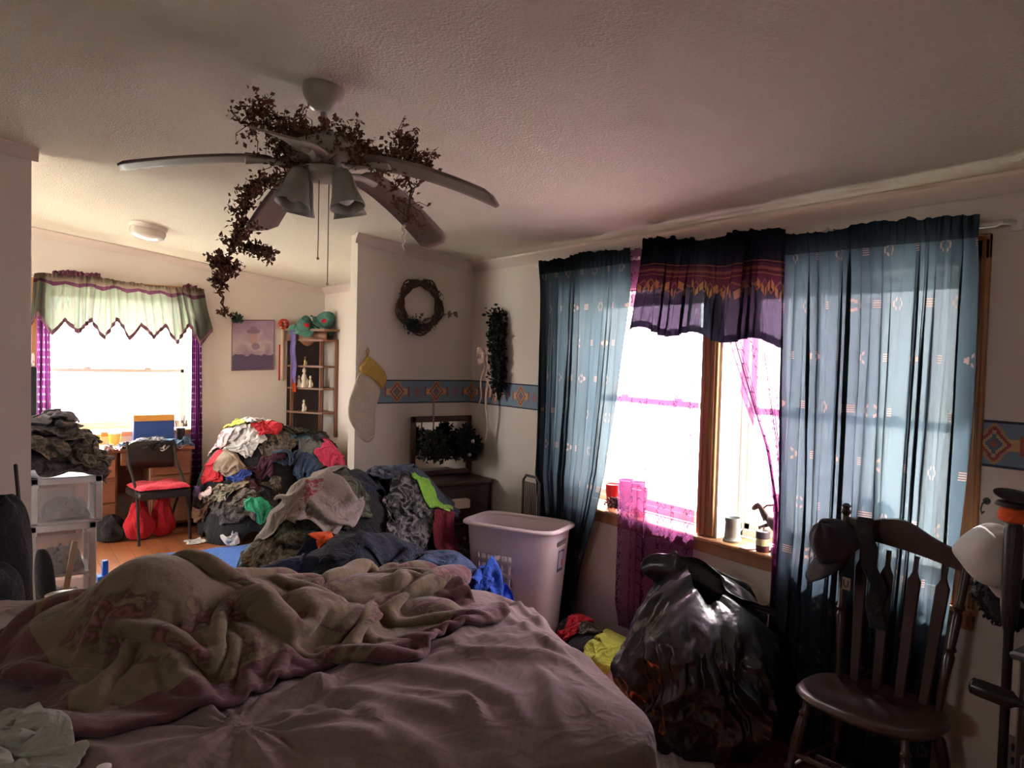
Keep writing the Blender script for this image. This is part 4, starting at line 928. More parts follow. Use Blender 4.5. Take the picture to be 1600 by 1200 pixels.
br, P = curtain('blue_curtain', bluec, 2.716, None, lin([(2.2, 1.945), (1.6, 1.925), (.9, 1.915), (.1, 1.95)]), lin([(2.2, 1.19), (1.6, 1.205), (.9, 1.225), (.1, 1.26)]),
    lambda t: 2.135-.012*np.asarray(t), .02, 1.2, 8, .030, nu=320, seed=4, over=1.0); tag(br, 'sheer blue curtain with small peach motifs behind the dark wooden chair', 'curtain')
vl, P = curtain('valance', valm, 2.700, None, lin([(2.2, 2.76), (1.7, 2.845)]), lin([(2.2, 1.93), (1.7, 1.915)]),
    lambda t: 2.20-.045*np.asarray(t)+.012*np.sin(np.asarray(t)*9), lambda t: 1.755-.08*np.asarray(t)+.018*np.sin(np.asarray(t)*17), 1.7, 9, .022, nv=40, seed=8, over=1.0)
tag(vl, 'short black valance with an orange zigzag band between the two blue curtains', 'valance')
pa, P = curtain('purple_curtain', purp, 2.742, None, lin([(2.2, 2.90), (1.8, 2.88), (1.33, 2.97), (.8, 2.93), (.3, 2.93), (.05, 2.86)]), lin([(2.2, 2.42), (1.7, 2.41), (.7, 2.415), (.05, 2.43)]),
    lambda t: 2.175+0*np.asarray(t), .18, 1.1, 4, .010, seed=11, over=.4); tag(pa, 'magenta sheer curtain hanging over the left window and its sill', 'curtain')
pb, P = curtain('purple_curtain', purp, 2.738, None, lin([(2.2, 2.36), (1.7, 2.29), (1.23, 2.04), (.97, 1.965), (.05, 1.975)]), lin([(2.2, 1.93), (1.6, 1.93), (.9, 1.90), (.05, 1.90)]),
    lambda t: 2.14+0*np.asarray(t), .03, 1.3, 9, .008, seed=13, over=.8); tag(pb, 'narrow gathered purple sheer at the left edge of the right blue curtain', 'curtain')
purp2 = sheer('pale_chevron_sheer', (.05, .03, .06), .62, .75, pattern=lace, tint=(.97, .93, 1))
pcx, P = curtain('purple_curtain', purp2, 2.752, None, lin([(2.2, 1.93), (.05, 1.92)]), lin([(2.2, 1.50), (.05, 1.62)]), lambda t: 2.132+0*np.asarray(t), .05, .8, 6, .006, seed=17, over=.5)
tag(pcx, 'purple chevron sheer showing through the left half of the right blue curtain', 'curtain')
# far window
rodf = thing('curtain_rod', 'white curtain rod above the far window', 'curtain rod', (.95, YF-.08, 2.16))
B().tube([(.22, YF-.001, 2.165), (.225, YF-.09, 2.165), (1.62, YF-.09, 2.125), (1.625, YF-.001, 2.125)], .008, 8).obj('rod', rodm, rodf)
def zigzag(t):
    t = np.asarray(t); w = np.abs(((t*7.3+.25) % 1)-.5)*2; return 1.86-.14*w-.05*t+.02*np.sin(t*31)
n_, P = curtain('valance', greenv, YF-.115, None, lin([(2.2, .27), (1.75, .24)]), lin([(2.2, 1.585), (1.75, 1.68)]), lambda t: 2.20-.055*np.asarray(t), zigzag, 2.2, 15, .020, nu=360, nv=34, axis=1, seed=21, over=.6)
tag(n_, 'green plaid valance with zigzag purple hem over the far window', 'valance')
H = P[:, -1]; H2 = H.copy(); H2[:, 2] -= .04; H2[:, 1] -= .002; B().grid(np.stack([P[:, -2]*.25+P[:, -1]*.75+[0, -.004, 0], H+[0, -.004, 0], H2], 1)).obj('hem', hemm, n_, 'dusty violet hem', solid=.002)
for x0, x1, xb0, xb1, nm, sd, w in ((.29, .37, .28, .40, 'dotted purple curtain at the left side of the far window', 31, .5), (1.50, 1.58, 1.50, 1.60, 'dotted purple curtain at the right side of the far window', 33, .6)):
    o, P = curtain('purple_curtain', purpd, YF-.075, None, lin([(2.2, x0), (.8, xb0)]), lin([(2.2, x1), (.8, xb1)]), lambda t: 2.15+0*np.asarray(t), .76 if x0 < 1 else .05, w, 4, .012, nu=90, axis=1, seed=sd, over=.6); tag(o, nm, 'curtain')
for x0, x1, z, nm in ((.40, .75, 2.185, 'wine ruffle bunched on the far rod, longer piece at the left'), (1.42, 1.54, 2.14, 'short wine ruffle on the right end of the far rod')):
    o, P = curtain('curtain_ruffle', fabric('wine_ruffle', (.20, .05, .10)), YF-.10, None, lambda q: x0, lambda q: x1, lambda t: z+.045+0*np.asarray(t), z-.02, .5, 9 if x0 < 1 else 5, .02, nu=110, nv=8, axis=1, seed=41, over=.8); tag(o, nm, 'ruffle')
# ------------------------------------------------------------------ things on the long sill
SZ = .764
redp = plain('red_plastic_cup', (.62, .04, .05), .3); redp2 = Mat('red_cup', (.75, .05, .06), .3); redp2.set('Transmission Weight', .25)
for x, y, z, s, nm in ((2.86, 3.11, SZ, 1.0, 'red cup at the left end of the sill, half behind the blue curtain'), (2.88, 3.02, SZ, 1.25, 'tallest red cup on the left sill, second from the blue curtain'), (2.83, 2.86, SZ, 1.1, 'red cup behind the magenta sheer, nearest the middle casing'), (2.90, 2.95, SZ, 1.22, 'red cup at the back of the left sill against the glass')):
    B().lathe([(.028, 0), (.04*1, .10*s), (.042, .13*s), (.045, .134*s), (.041, .136*s), (.027, .006)], T(x, y, z), 24).obj('red_cup', redp2)
    tag(bpy.context.scene.objects[-1] if False else COL.objects[-1], nm, 'cup', 'red cups on the left sill')
def tuft(name, label, cat, c, r, n, mats, leaf=.02, up=.3, parent=None, core=None, seed=0, group=None):
    """a bunch of small leaves/petals with a twig frame"""
    q = random.Random(seed); b = B(); st = B()
    for i in range(n):
        a = q.random()*2*PI; e = q.uniform(-.3, 1)*PI/2; d = q.random()**.4
        p = np.array([c[0]+r[0]*d*math.cos(a)*math.cos(e), c[1]+r[1]*d*math.sin(a)*math.cos(e), c[2]+r[2]*d*math.sin(e)])
        leaf_add(b, p, leaf*q.uniform(.6, 1.3), q)
        if i % 6 == 0: st.tube([np.array(c)-[0, 0, r[2]*.5], (np.array(c)+p)/2, p], .0015, 4)
    t = thing(name, label, cat, (c[0], c[1], c[2]-r[2])) if parent is None else parent
    b.obj('leaves', mats, t, smooth=False); st.obj('stems', plain('dark_stem', (.06, .04, .03), .8), t); return t
def leaf_add(b, p, s, q):
    d = Vector((q.gauss(0, 1), q.gauss(0, 1), q.gauss(0, 1))).normalized(); n = d.orthogonal().normalized(); n = Matrix.Rotation(q.random()*6.28, 3, d) @ n; k = d.cross(n)
    p = np.array(p); d = np.array(d); n = np.array(n); k = np.array(k)
    b.add([p, p+d*s*.5+k*s*.32+n*s*.12, p+d*s, p+d*s*.5-k*s*.32+n*s*.12, p+d*s*.5-n*s*.05], [(0, 1, 4), (1, 2, 4), (2, 3, 4), (3, 0, 4)])
dkflower = plain('dark_dried_flower', (.10, .03, .04), .9); grn = plain('dark_green_leaf', (.02, .05, .03), .7)
tuft('dried_flowers', 'low bunch of dark dried flowers on the left sill in front of the red cups', 'flowers', (2.79, 3.0, .80), (.03, .10, .035), 260, dkflower, .022, seed=2)
tuft('dried_flowers', 'small dark plant at the left end of the sill behind the blue curtain', 'flowers', (2.80, 3.3, .82), (.03, .09, .06), 160, grn, .025, seed=3)
tuft('silk_flowers', 'red and white flower posy on the sill behind the magenta sheer', 'flowers', (2.79, 2.87, .80), (.025, .05, .04), 90, plain('red_petal', (.55, .03, .06), .7), .02, seed=4)
# stoneware mug, candle jar, horse figurine, coaster
mg = thing('stoneware_mug', 'grey green stoneware mug on the right sill beside the white jamb', 'mug', (2.83, 2.25, SZ))
cer = plain('grey_stoneware', (.26, .28, .27), .5)
B().lathe([(.042, 0), (.044, .01), (.038, .016), (.036, .03), (.034, .09), (.037, .10), (.036, .112), (.033, .112), (.031, .02)], T(2.83, 2.25, SZ), 28).obj('mug_body', cer, mg)
B().tube([(2.83+.034, 2.25+.0, SZ+.09), (2.83+.062, 2.25, SZ+.085), (2.83+.066, 2.25, SZ+.05), (2.83+.036, 2.25, SZ+.035)], .005, 8).obj('handle', cer, mg)
cj = thing('candle_jar', 'short candle jar with a cream label and dark lid on the right sill', 'candle jar', (2.80, 2.06, SZ))
B().lathe([(.026, 0), (.03, .006), (.03, .03), (.028, .034)], T(2.80, 2.06, SZ), 24).obj('glass_jar', plain('maroon_wax', (.12, .03, .04), .15), cj)
B().lathe([(.0305, .03), (.0305, .062)], T(2.80, 2.06, SZ), 24).obj('paper_label', plain('cream_label', (.7, .62, .35), .5), cj)
B().lathe([(.031, .06), (.031, .09), (.025, .093)], T(2.80, 2.06, SZ), 24).obj('lid', plain('dark_lid', (.10, .08, .10), .4), cj)
o = B().lathe([(.036, 0), (.036, .004)], T(2.79, 2.13, SZ), 24).obj('coaster', plain('pink_coaster', (.7, .25, .28), .6)); tag(o, 'flat pinkish coaster between the mug and the candle jar', 'coaster')
for i, (y, z_) in enumerate(((1.985, .03), (1.95, .04))):
    o = B().lathe([(.018, 0), (.02, z_), (.014, z_+.01)], T(2.785, y, SZ), 16).obj('glass_votive', plain('votive_glass', (.5, .4, .42), .1)); tag(o, ('small glass votive right of the candle jar', 'taller glass votive at the edge of the purple sheer')[i], 'votive', 'glass votives on the right sill')
hf = thing('horse_figurine', 'dark rearing horse and rider figurine on the right sill', 'figurine', (2.85, 2.03, SZ))
brz = plain('brown_bronze', (.10, .055, .055), .5, .2)
hb = B().ball((2.85, 2.03, .885), (.03, .06, .033), rot=Matrix.Rotation(.5, 3, 'X')).tube([(2.85, 2.075, .90), (2.85, 2.105, .935), (2.85, 2.12, .955)], [.024, .017, .013], 10).ball((2.85, 2.14, .945), (.012, .028, .014), rot=Matrix.Rotation(-.7, 3, 'X'))
for dx_ in (-.016, .016): hb.tube([(2.85+dx_, 2.07, .875), (2.85+dx_, 2.105, .86), (2.85+dx_, 2.10, .825)], [.010, .007, .005], 8).tube([(2.85+dx_, 1.99, .86), (2.85+dx_, 1.98, .81), (2.85+dx_, 1.995, SZ+.008)], [.014, .008, .006], 8)
hb.tube([(2.85, 1.975, .88), (2.85, 1.95, .86), (2.85, 1.945, .81)], [.008, .01, .003], 8); hb.obj('horse', brz, hf)
B().ball((2.85, 2.03, .955), (.018, .018, .036)).ball((2.85, 2.035, 1.0), .014).tube([(2.85, 2.035, .97), (2.835, 2.07, .965), (2.84, 2.09, .95)], .006, 6).lathe([(.026, 0), (.024, .004), (.012, .005), (.010, .016), (.003, .018)], T(2.85, 2.037, 1.006), 14).obj('rider', plain('rider_pink', (.35, .16, .15), .6), hf)
B().lathe([(.05, 0), (.048, .008)], T(2.85, 2.02, SZ), 20, sx=.7).obj('figurine_base', brz, hf)
# potted plant seen through the right curtain
pp = thing('potted_plant', 'small potted plant on the sill seen through the right blue curtain', 'plant', (2.84, 1.56, SZ))
B().lathe([(.04, 0), (.05, .08), (.054, .08), (.054, .095), (.045, .095)], T(2.84, 1.56, SZ), 20).obj('pot', plain('black_pot', (.03, .03, .03), .5), pp)
tuft('', '', '', (2.84, 1.56, .93), (.05, .12, .12), 150, grn, .05, parent=pp, seed=6)
gn = thing('goose_neck_lamp', 'small dark desk lamp on the sill behind the right blue curtain', 'lamp', (2.84, 1.68, SZ))
B().lathe([(.04, 0), (.035, .015)], T(2.84, 1.68, SZ), 20).obj('lamp_base', chm, gn); B().tube([(2.84, 1.68, SZ+.01), (2.84, 1.69, .95), (2.84, 1.66, 1.03), (2.84, 1.61, 1.06)], .006, 8).obj('neck', chm, gn)
B().lathe([(.012, 0), (.02, .03), (.04, .09)], frame_to((2.84, 1.625, 1.07), (2.84, 1.52, .98)), 16, cap=False).obj('lamp_shade', chm, gn, solid=.003)
# ------------------------------------------------------------------ ceiling fan
FX, FY = .919, 2.493; FZ = ceil_z(FX)
fan = thing('ceiling_fan', 'white five-blade ceiling fan with a four-lamp cluster draped in dried twigs', 'ceiling fan', (FX, FY, FZ))
fw = plain('fan_white_enamel', (.36, .33, .29), .35); fbl = plain('fan_blade_pale', (.20, .15, .125), .5)
B().lathe([(.072, .03), (.072, -.01), (.068, -.03), (.05, -.068), (.03, -.08), (.012, -.082)], T(FX, FY, FZ), 32).obj('canopy', fw, fan)
B().lathe([(.011, -.2), (.011, -.07)], T(FX, FY, FZ), 16).obj('downrod', fw, fan)
mz = FZ-.145
B().lathe([(.02, .0), (.06, -.012), (.115, -.03), (.145, -.055), (.15, -.085), (.12, -.115), (.06, -.125)], T(FX, FY, mz), 40).obj('motor_housing', fw, fan)
for k, (ang, dz) in enumerate(((-50, -.075), (22, -.135), (93, -.125), (167, -.005), (238, -.02))):
    a = math.radians(ang); ca, sa = math.cos(a), math.sin(a); z0 = mz-.105; zt_b = 2.11-.093*.59*ca-.043*.59*sa
    n = 24; G = []
    pitch = math.radians(-12 if k != 3 else -2)
    for i in range(n):
        t = i/(n-1); rr = .17+(.62-.17)*t; w = .058+.010*t
        if t > .95: w *= math.sqrt(max(.02, 1-((t-.95)/.058)**2))
        if t < .06: w *= .6+.4*t/.06
        zc = z0-.01+(zt_b-z0+.01)*(t**1.5); row = []
        for s in (-1, -.6, 0, .6, 1): o_ = s*w; row.append((FX+ca*rr-sa*o_, FY+sa*rr+ca*o_, zc+o_*math.tan(pitch)))
        G.append(row)
    bl_ = B().grid(G).obj('blade', fbl, fan, solid=.006)
    B().tube([(FX+ca*.09, FY+sa*.09, mz-.11), (FX+ca*.13, FY+sa*.13, mz-.125), (FX+ca*.19, FY+sa*.19, z0-.012), (FX+ca*.25, FY+sa*.25, z0-.016)], [.016, .012, .014, .02], 10).obj('blade_bracket', fw, bl_)
B().lathe([(.05, -.115), (.06, -.12), (.078, -.128), (.076, -.15), (.05, -.168), (.02, -.174)], T(FX, FY, mz), 32).obj('switch_housing', fw, fan)
shade = Mat('frosted_glass_shade', (.42, .42, .40), .3); shade.set('Transmission Weight', .3)
for k in range(4):
    a = math.radians(20+90*k); ca, sa = math.cos(a), math.sin(a)
    p0 = np.array((FX+ca*.05, FY+sa*.05, mz-.135)); p1 = np.array((FX+ca*.085, FY+sa*.085, mz-.14)); p2 = np.array((FX+ca*.095, FY+sa*.095, mz-.155))
    arm = B().tube([p0, p1, p2], .014, 10).obj('lamp_arm', fw, fan)
    mt_ = frame_to(p2, p2+np.array((ca*.28, sa*.28, -1)))
    B().lathe([(.022, -.01), (.030, .005), (.036, .03), (.045, .075), (.056, .11), (.059, .118), (.056, .118), (.042, .075), (.033, .03)], mt_, 28, cap=False).obj('lamp_shade', shade, arm, solid=.002)
    B().lathe([(.010, .0), (.014, .04), (.026, .075), (.024, .098), (.010, .108)], mt_, 18).obj('bulb', plain('unlit_bulb', (.62, .60, .56), .3), arm)
for dx_, dy_, l in ((-.02, -.02, .22), (.03, .02, .30)):
    ch_ = B().tube([(FX+dx_, FY+dy_, mz-.165), (FX+dx_, FY+dy_, mz-.21-l)], .0014, 6).obj('pull_chain', chm, fan)
    B().ball((FX+dx_, FY+dy_, mz-.215-l), .005, 8, 6).obj('chain_bead', handle, ch_)
# ------------------------------------------------------------------ dried twig garland on the fan
gar = thing('twig_garland', 'dried brown leafy garland wound over the ceiling fan and hanging from its blades', 'garland', (FX, FY, mz-.1))
twig = plain('dry_twig', (.10, .055, .035), .9); dleaf = Mat('dry_leaf', (.17, .07, .04), .9); dleaf.set('Base Color', dleaf.mix(dleaf.noise(30, 2), (.28, .13, .08), (.14, .06, .04)))
def strand(pts, spread, dens, seed, leaf=.019, side=.09):
    q = random.Random(seed); pts = [Vector(p) for p in pts]; tw = B(); lf = B(); path = []
    for i in range(len(pts)-1):
        p0 = pts[max(i-1, 0)]; p1 = pts[i]; p2 = pts[i+1]; p3 = pts[min(i+2, len(pts)-1)]
        for j in range(8):
            t = j/8; path.append(.5*((2*p1)+(p2-p0)*t+(2*p0-5*p1+4*p2-p3)*t*t+(3*p1-p0-3*p2+p3)*t**3))
    path.append(pts[-1]); path = [p+Vector((q.gauss(0, .004), q.gauss(0, .004), q.gauss(0, .004))) for p in path]
    tw.tube([tuple(p) for p in path], .0035, 6); tw.tube([tuple(p+Vector((q.gauss(0, .008), q.gauss(0, .008), q.gauss(0, .008)))) for p in path], .0022, 5)
    L = sum((path[i+1]-path[i]).length for i in range(len(path)-1))
    for k in range(int(L*dens)):
        p = path[q.randrange(len(path)-1)]; d = Vector((q.gauss(0, 1), q.gauss(0, 1), q.gauss(0, .7))).normalized(); l = side*q.uniform(.4, 1.2)*spread; e = p+d*l; mid = (p+e)/2+Vector((q.gauss(0, .008), q.gauss(0, .008), q.gauss(0, .008)))
        tw.tube([tuple(p), tuple(mid), tuple(e)], [.0018, .0014, .0008], 4)
        for m_ in range(q.randint(6, 11)):
            c = p.lerp(e, q.uniform(.35, 1.05))+Vector((q.gauss(0, .007), q.gauss(0, .007), q.gauss(0, .007))); leaf_add(lf, c, leaf*q.uniform(.6, 1.3), q)
    s = tw.obj('twig_strand', twig, gar); lf.obj('dry_leaves', dleaf, s, smooth=False)
GP = [([(0.63, 2.42, 2.303), (0.733, 2.42, 2.307), (0.831, 2.4, 2.297), (0.931, 2.38, 2.29), (1.033, 2.38, 2.281)], 1.1, 150), ([(0.663, 2.42, 2.363), (0.753, 2.42, 2.335), (0.873, 2.4, 2.319), (0.975, 2.38, 2.313)], 0.9, 110), ([(0.967, 2.36, 2.301), (1.073, 2.34, 2.269), (1.168, 2.34, 2.286), (1.239, 2.34, 2.249)], 1.0, 150), ([(0.991, 2.36, 2.227), (1.097, 2.34, 2.241), (1.171, 2.34, 2.177), (1.164, 2.34, 2.056)], 0.9, 120), ([(1.119, 2.34, 2.352), (1.156, 2.34, 2.305), (1.194, 2.34, 2.225)], 0.7, 110), ([(0.744, 2.45, 2.214), (0.784, 2.45, 2.304), (0.873, 2.4, 2.319)], 0.8, 110), ([(0.867, 2.5, 2.219), (0.797, 2.55, 2.168), (0.737, 2.6, 2.125), (0.722, 2.62, 2.039), (0.702, 2.62, 1.95)], 0.9, 150), ([(0.722, 2.62, 2.039), (0.691, 2.62, 1.939), (0.667, 2.62, 1.872), (0.655, 2.62, 1.806), (0.673, 2.62, 1.71)], 0.55, 95), ([(0.702, 2.62, 1.95), (0.756, 2.62, 1.945), (0.789, 2.62, 1.926)], 0.6, 150), ([(0.667, 2.62, 1.872), (0.63, 2.62, 1.885), (0.593, 2.62, 1.891)], 0.5, 150)]
for i, (pts, sp, de) in enumerate(GP): strand([(p[0]-(.035 if i in (6, 7) else 0), p[1], p[2]) for p in pts], sp*(.75 if i > 5 else 1), de, 50+i)
ic = thing('icicle_ornament', 'clear twisted icicle ornament hanging under the right of the fan', 'ornament', (1.152, 2.340, 2.053))
ix, iy, iz = (1.152, 2.340, 2.053)
pts = [(ix+.004*math.cos(k*.9), iy+.004*math.sin(k*.9), iz-.012-k*.0042) for k in range(30)]
gl_ = Mat('clear_plastic', (.85, .83, .8), .15); gl_.set('Alpha', .75)
B().tube(pts, [.0055*(1-k/32) for k in range(30)], 8).obj('icicle', gl_, ic); B().tube([(ix, iy, iz-.01), (ix, iy, iz+.05)], .0008, 4).obj('thread', chm, ic)
# ------------------------------------------------------------------ flush ceiling lamp
fl = thing('flush_ceiling_lamp', 'round white flush lamp on the ceiling near the far window', 'ceiling lamp', (.93, 6.1, ceil_z(.93)-.1)); z = ceil_z(.93)
tl = T(.93, 6.1, z) @ Matrix.Rotation(math.atan(SL), 4, 'Y')
B().lathe([(.13, .012), (.13, -.018), (.122, -.03)], tl, 36).obj('lamp_base', plain('lamp_base_white', (.6, .52, .46), .4), fl)
B().lathe([(.118, -.028), (.124, -.05), (.115, -.08), (.08, -.10), (.02, -.108)], tl, 36).obj('glass_bowl', plain('opal_glass', (.55, .48, .43), .25), fl)
# ------------------------------------------------------------------ wall things
# wreath
wc = np.array((2.362, YP-.035, 1.925)); wr = thing('grapevine_wreath', 'dark twig wreath with dried flowers on the partition wall', 'wreath', tuple(wc))
b = B(); q = random.Random(3)
for k in range(16):
    ph = q.random()*6.3; R1 = .145+q.gauss(0, .008); pts = []
    for i in range(50): a = 2*PI*i/49; rr = R1+.016*math.sin(a*5+ph); pts.append((wc[0]+rr*math.cos(a)*.98, wc[1]+.014*math.cos(a*5+ph), wc[2]+rr*math.sin(a)*1.06))
    b.tube(pts, .0055, 6)
b.obj('vine_ring', plain('grapevine', (.085, .055, .045), .9), wr)
lf = B(); fl_ = B()
for k in range(620):
    a = q.random()*2*PI; rr = .15+q.gauss(0, .014); leaf_add(lf, (wc[0]+rr*math.cos(a), wc[1]-.012+q.gauss(0, .01), wc[2]+rr*1.06*math.sin(a)), q.uniform(.01, .022), q)
lf.obj('ring_leaves', plain('mauve_brown_leaf', (.12, .07, .07), .9), wr, smooth=False)
for k in range(240): leaf_add(fl_, (wc[0]-.07+q.gauss(0, .035), wc[1]-.03+q.gauss(0, .012), wc[2]-.125+q.gauss(0, .022)), q.uniform(.014, .03), q)
fl_.obj('green_leaves', grn, wr, smooth=False)
f2 = B()
for x, z in ((.02, -.095), (.045, -.085), (-.02, -.11), (.0, -.06)): 
    f2.tube([(wc[0]-.04, wc[1]-.03, wc[2]-.13), (wc[0]+x, wc[1]-.04, wc[2]+z)], .0015, 4)
    for m_ in range(14): leaf_add(f2, (wc[0]+x, wc[1]-.04, wc[2]+z), .018, q)
f2.obj('dried_flowers', plain('rose_grey_petal', (.22, .13, .13), .9), wr, smooth=False); f2 = B()
f2.tube([(wc[0]+.14, wc[1]-.01, wc[2]-.045), (wc[0]+.22, wc[1]-.02, wc[2]-.045), (wc[0]+.27, wc[1]-.02, wc[2]-.035)], .003, 5)
for k in range(40): leaf_add(f2, (wc[0]+(.22 if k % 2 else .27), wc[1]-.02, wc[2]-.045+q.gauss(0, .012)), .02, q)
f2.obj('flower_sprig', plain('rose_grey_petal', (.22, .13, .13), .9), wr, smooth=False)
# stocking
st = thing('christmas_stocking', 'cream christmas stocking with a mustard cuff hanging at the partition corner', 'stocking', (2.0, YP-.02, 1.6))
def flat_puff(poly, y, depth, n=1):
    """closed cushion-like solid from an xz outline"""
    p = np.array(poly, float); c = p.mean(0); rings = []
    for s, d in ((1, 0), (.97, .45), (.85, .8), (.5, 1), (.0, 1.05)): rings.append([(c[0]+(x-c[0])*s, y-depth*d, c[1]+(z-c[1])*s) for x, z in p])
    b = B().grid(np.array(rings), closev=True); bk_ = [(x, y, z) for x, z in p]; b.add(bk_, [tuple(range(len(p)))]); return b
def smooth_poly(p, it=3):
    p = np.array(p, float)
    for _ in range(it): p = np.stack([p*.75+np.roll(p, -1, 0)*.25, p*.25+np.roll(p, -1, 0)*.75], 1).reshape(-1, 2)
    return p
flat_puff(smooth_poly([(1.935, 1.46), (1.975, 1.49), (2.03, 1.45), (2.10, 1.385), (2.095, 1.32), (2.06, 1.24), (2.065, 1.13), (2.06, 1.03), (2.02, 1.005), (1.985, 1.02), (1.945, 1.07), (1.89, 1.14), (1.868, 1.21), (1.88, 1.30), (1.91, 1.38)]), YP-.006, .022).obj('stocking_body', fabric('cream_felt', (.62, .52, .42)), st)
flat_puff(smooth_poly([(1.925, 1.475), (1.99, 1.575), (2.01, 1.585), (2.155, 1.455), (2.115, 1.35), (2.08, 1.39), (2.02, 1.44)], 2), YP-.004, .032).obj('cuff', fabric('mustard_felt', (.55, .34, .08)), st, 'mustard yellow cuff')
B().tube([(2.0, YP-.012, 1.57), (1.99, YP-.014, 1.615), (2.0, YP-.014, 1.635), (2.01, YP-.014, 1.615), (2.0, YP-.012, 1.57)], .003, 6).obj('hanging_loop', fabric('mustard_felt', (.55, .34, .08)), st)
# swag with bow and ribbons on the window wall next to the corner
sw = thing('evergreen_swag', 'dark artificial greenery swag with a pink bow and long ribbons beside the corner', 'swag', (XW-.05, 4.2, 1.2))
lf = B()
for k in range(1700): 
    t = q.random(); leaf_add(lf, (XW-.06+q.gauss(0, .018), 4.17-.05*t+q.gauss(0, .035*(1-.5*t)), 1.88-.5*t+q.gauss(0, .03)), q.uniform(.02, .045), q)
lf.obj('greenery', plain('black_green', (.006, .010, .007), .8), sw, smooth=False)
ribm = fabric('pale_pink_ribbon', (.62, .42, .35))
def ribbon(b, pts, w=.028, wd=(0, 1, 0)):
    pts = np.array(pts, float); wd = np.array(wd, float); b.grid(np.stack([pts-wd*w/2, pts+wd*w/2], 1))
b = B()
for s in (-1, 1): 
    pts = [(XW-.10-.03*math.sin(PI*i/16), 4.225+s*.065*math.sin(PI*i/16), 1.60+.03*math.sin(2*PI*i/16)*1.3) for i in range(17)]; ribbon(b, pts, .05, (0, .2, 1))
b.ball((XW-.11, 4.225, 1.60), .022).obj('bow', ribm, sw, solid=.002)
for y0_, y1_, z1_, w in ((4.21, 4.235, 1.02, .022), (4.20, 4.12, 1.30, .02), (4.25, 4.33, 1.26, .02), (4.24, 4.19, 1.32, .018)):
    b = B(); ribbon(b, [(XW-.085+.012*math.sin(t*9), y0_+(y1_-y0_)*t+.012*math.sin(t*7), 1.58+(z1_-1.58)*t) for t in np.linspace(0, 1, 24)], w); b.obj('ribbon_tail', ribm, sw, solid=.0015)
# poster with a green bow
po = thing('poster', 'purple landscape poster with a hatted head among clouds on the far wall', 'poster', (2.08, YF-.006, 1.41))
pm = Mat('poster_print', (.3, .2, .3), .5); u, v, _ = pm.xyz('UV')
n_ = pm.noise(3.5, 5, 'UV', dist=.6)
c = pm.ramp(n_*.5+v*.5, [(0, (.10, .06, .14)), (.3, (.20, .13, .22)), (.5, (.45, .34, .36)), (.66, (.34, .22, .32)), (1, (.24, .13, .26))])
c = pm.mix(((v+(pm.noise(6, 4, 'UV')-.5)*.22) < .30), c, (.09, .06, .12))
c = pm.mix((((u-.5)*(u-.5)*4+(v-.63)*(v-.63)*2.2) < .035)*(n_ > .3), c, (.42, .24, .22))
c = pm.mix((((u-.5)*(u-.5)*1.3+(v-.78)*(v-.78)*14) < .035), c, (.22, .14, .20)); c = pm.mix((((u-.5)*(u-.5)*4+(v-.83)*(v-.83)*9) < .03), c, (.22, .14, .20))
c = pm.mix((((u-.56)*(u-.56)*3+(v-.47)*(v-.47)*6) < .03), c, (.25, .16, .22)); pm.set('Base Color', c)
B().add([(1.885, YF-.008, 1.40), (2.28, YF-.008, 1.415), (2.28, YF-.008, 1.895), (1.885, YF-.008, 1.875)], [(0, 1, 2, 3)], [(0, 0), (1, 0), (1, 1), (0, 1)]).obj('print', pm, po, smooth=False, solid=.003)
b = B()
for (xa, za), (xb, zb_) in (((1.88, 1.395), (2.285, 1.41)), ((2.285, 1.41), (2.285, 1.9)), ((2.285, 1.9), (1.88, 1.88)), ((1.88, 1.88), (1.88, 1.395))): b.tube([(xa, YF-.008, za), (xb, YF-.008, zb_)], .004, 4)
b.obj('frame_edge', plain('plum_frame', (.22, .09, .13), .5), po)
t = tuft('gift_bow', 'dark green bow stuck on the upper left corner of the poster', 'bow', (1.92, YF-.04, 1.89), (.05, .02, .045), 150, grn, .035, seed=9)
# corner curio shelf
cs = thing('corner_shelf', 'brown wooden corner curio shelf in the far right corner', 'shelf', (2.6, 7.3, .75))
cw = plain('walnut', (.20, .085, .045), .45)
def tri(b, x0, z, th_=.018, d=.42):
    pts = [(XW-.002, YF-.002), (x0, YF-.002), (x0, YF-.06), (XW-.06-.1, YF-d), (XW-.002, YF-d)]; b.prism(pts, 2, z, z+th_)
for z, x0 in ((.98, 2.42), (1.22, 2.42), (1.44, 2.42), (1.70, 2.40), (1.80, 2.38)):
    b = B(); tri(b, x0, z, .018 if z < 1.75 else .022, .40 if z < 1.75 else .43); b.obj('shelf_board', cw, cs, smooth=False)
B().box((2.44, YF-.062, .75), (2.475, YF-.04, 1.72), bevel=.004).obj('front_post', cw, cs); B().box((2.64, YF-.34, .75), (2.675, YF-.31, 1.72), bevel=.004).obj('front_post', cw, cs); B().box((XW-.035, YF-.41, .75), (XW-.003, YF-.385, 1.72), bevel=.004).obj('front_post', cw, cs)
b = B(); pa_, pb_ = np.array((2.40, YF-.062)), np.array((2.68, YF-.40)); G = []
for i in range(25):
    t = i/24; p = pa_+(pb_-pa_)*t; G.append([(p[0], p[1], 1.80), (p[0], p[1], 1.72-.05*math.sin(PI*t)**2-.02*math.cos(t*12))])
b.grid(G).obj('scalloped_apron', cw, cs, solid=.012)
B().box((2.42, YF-.012, .75), (XW-.004, YF-.003, 1.72)).obj('back_panel', plain('dark_walnut', (.05, .03, .03), .6), cs)
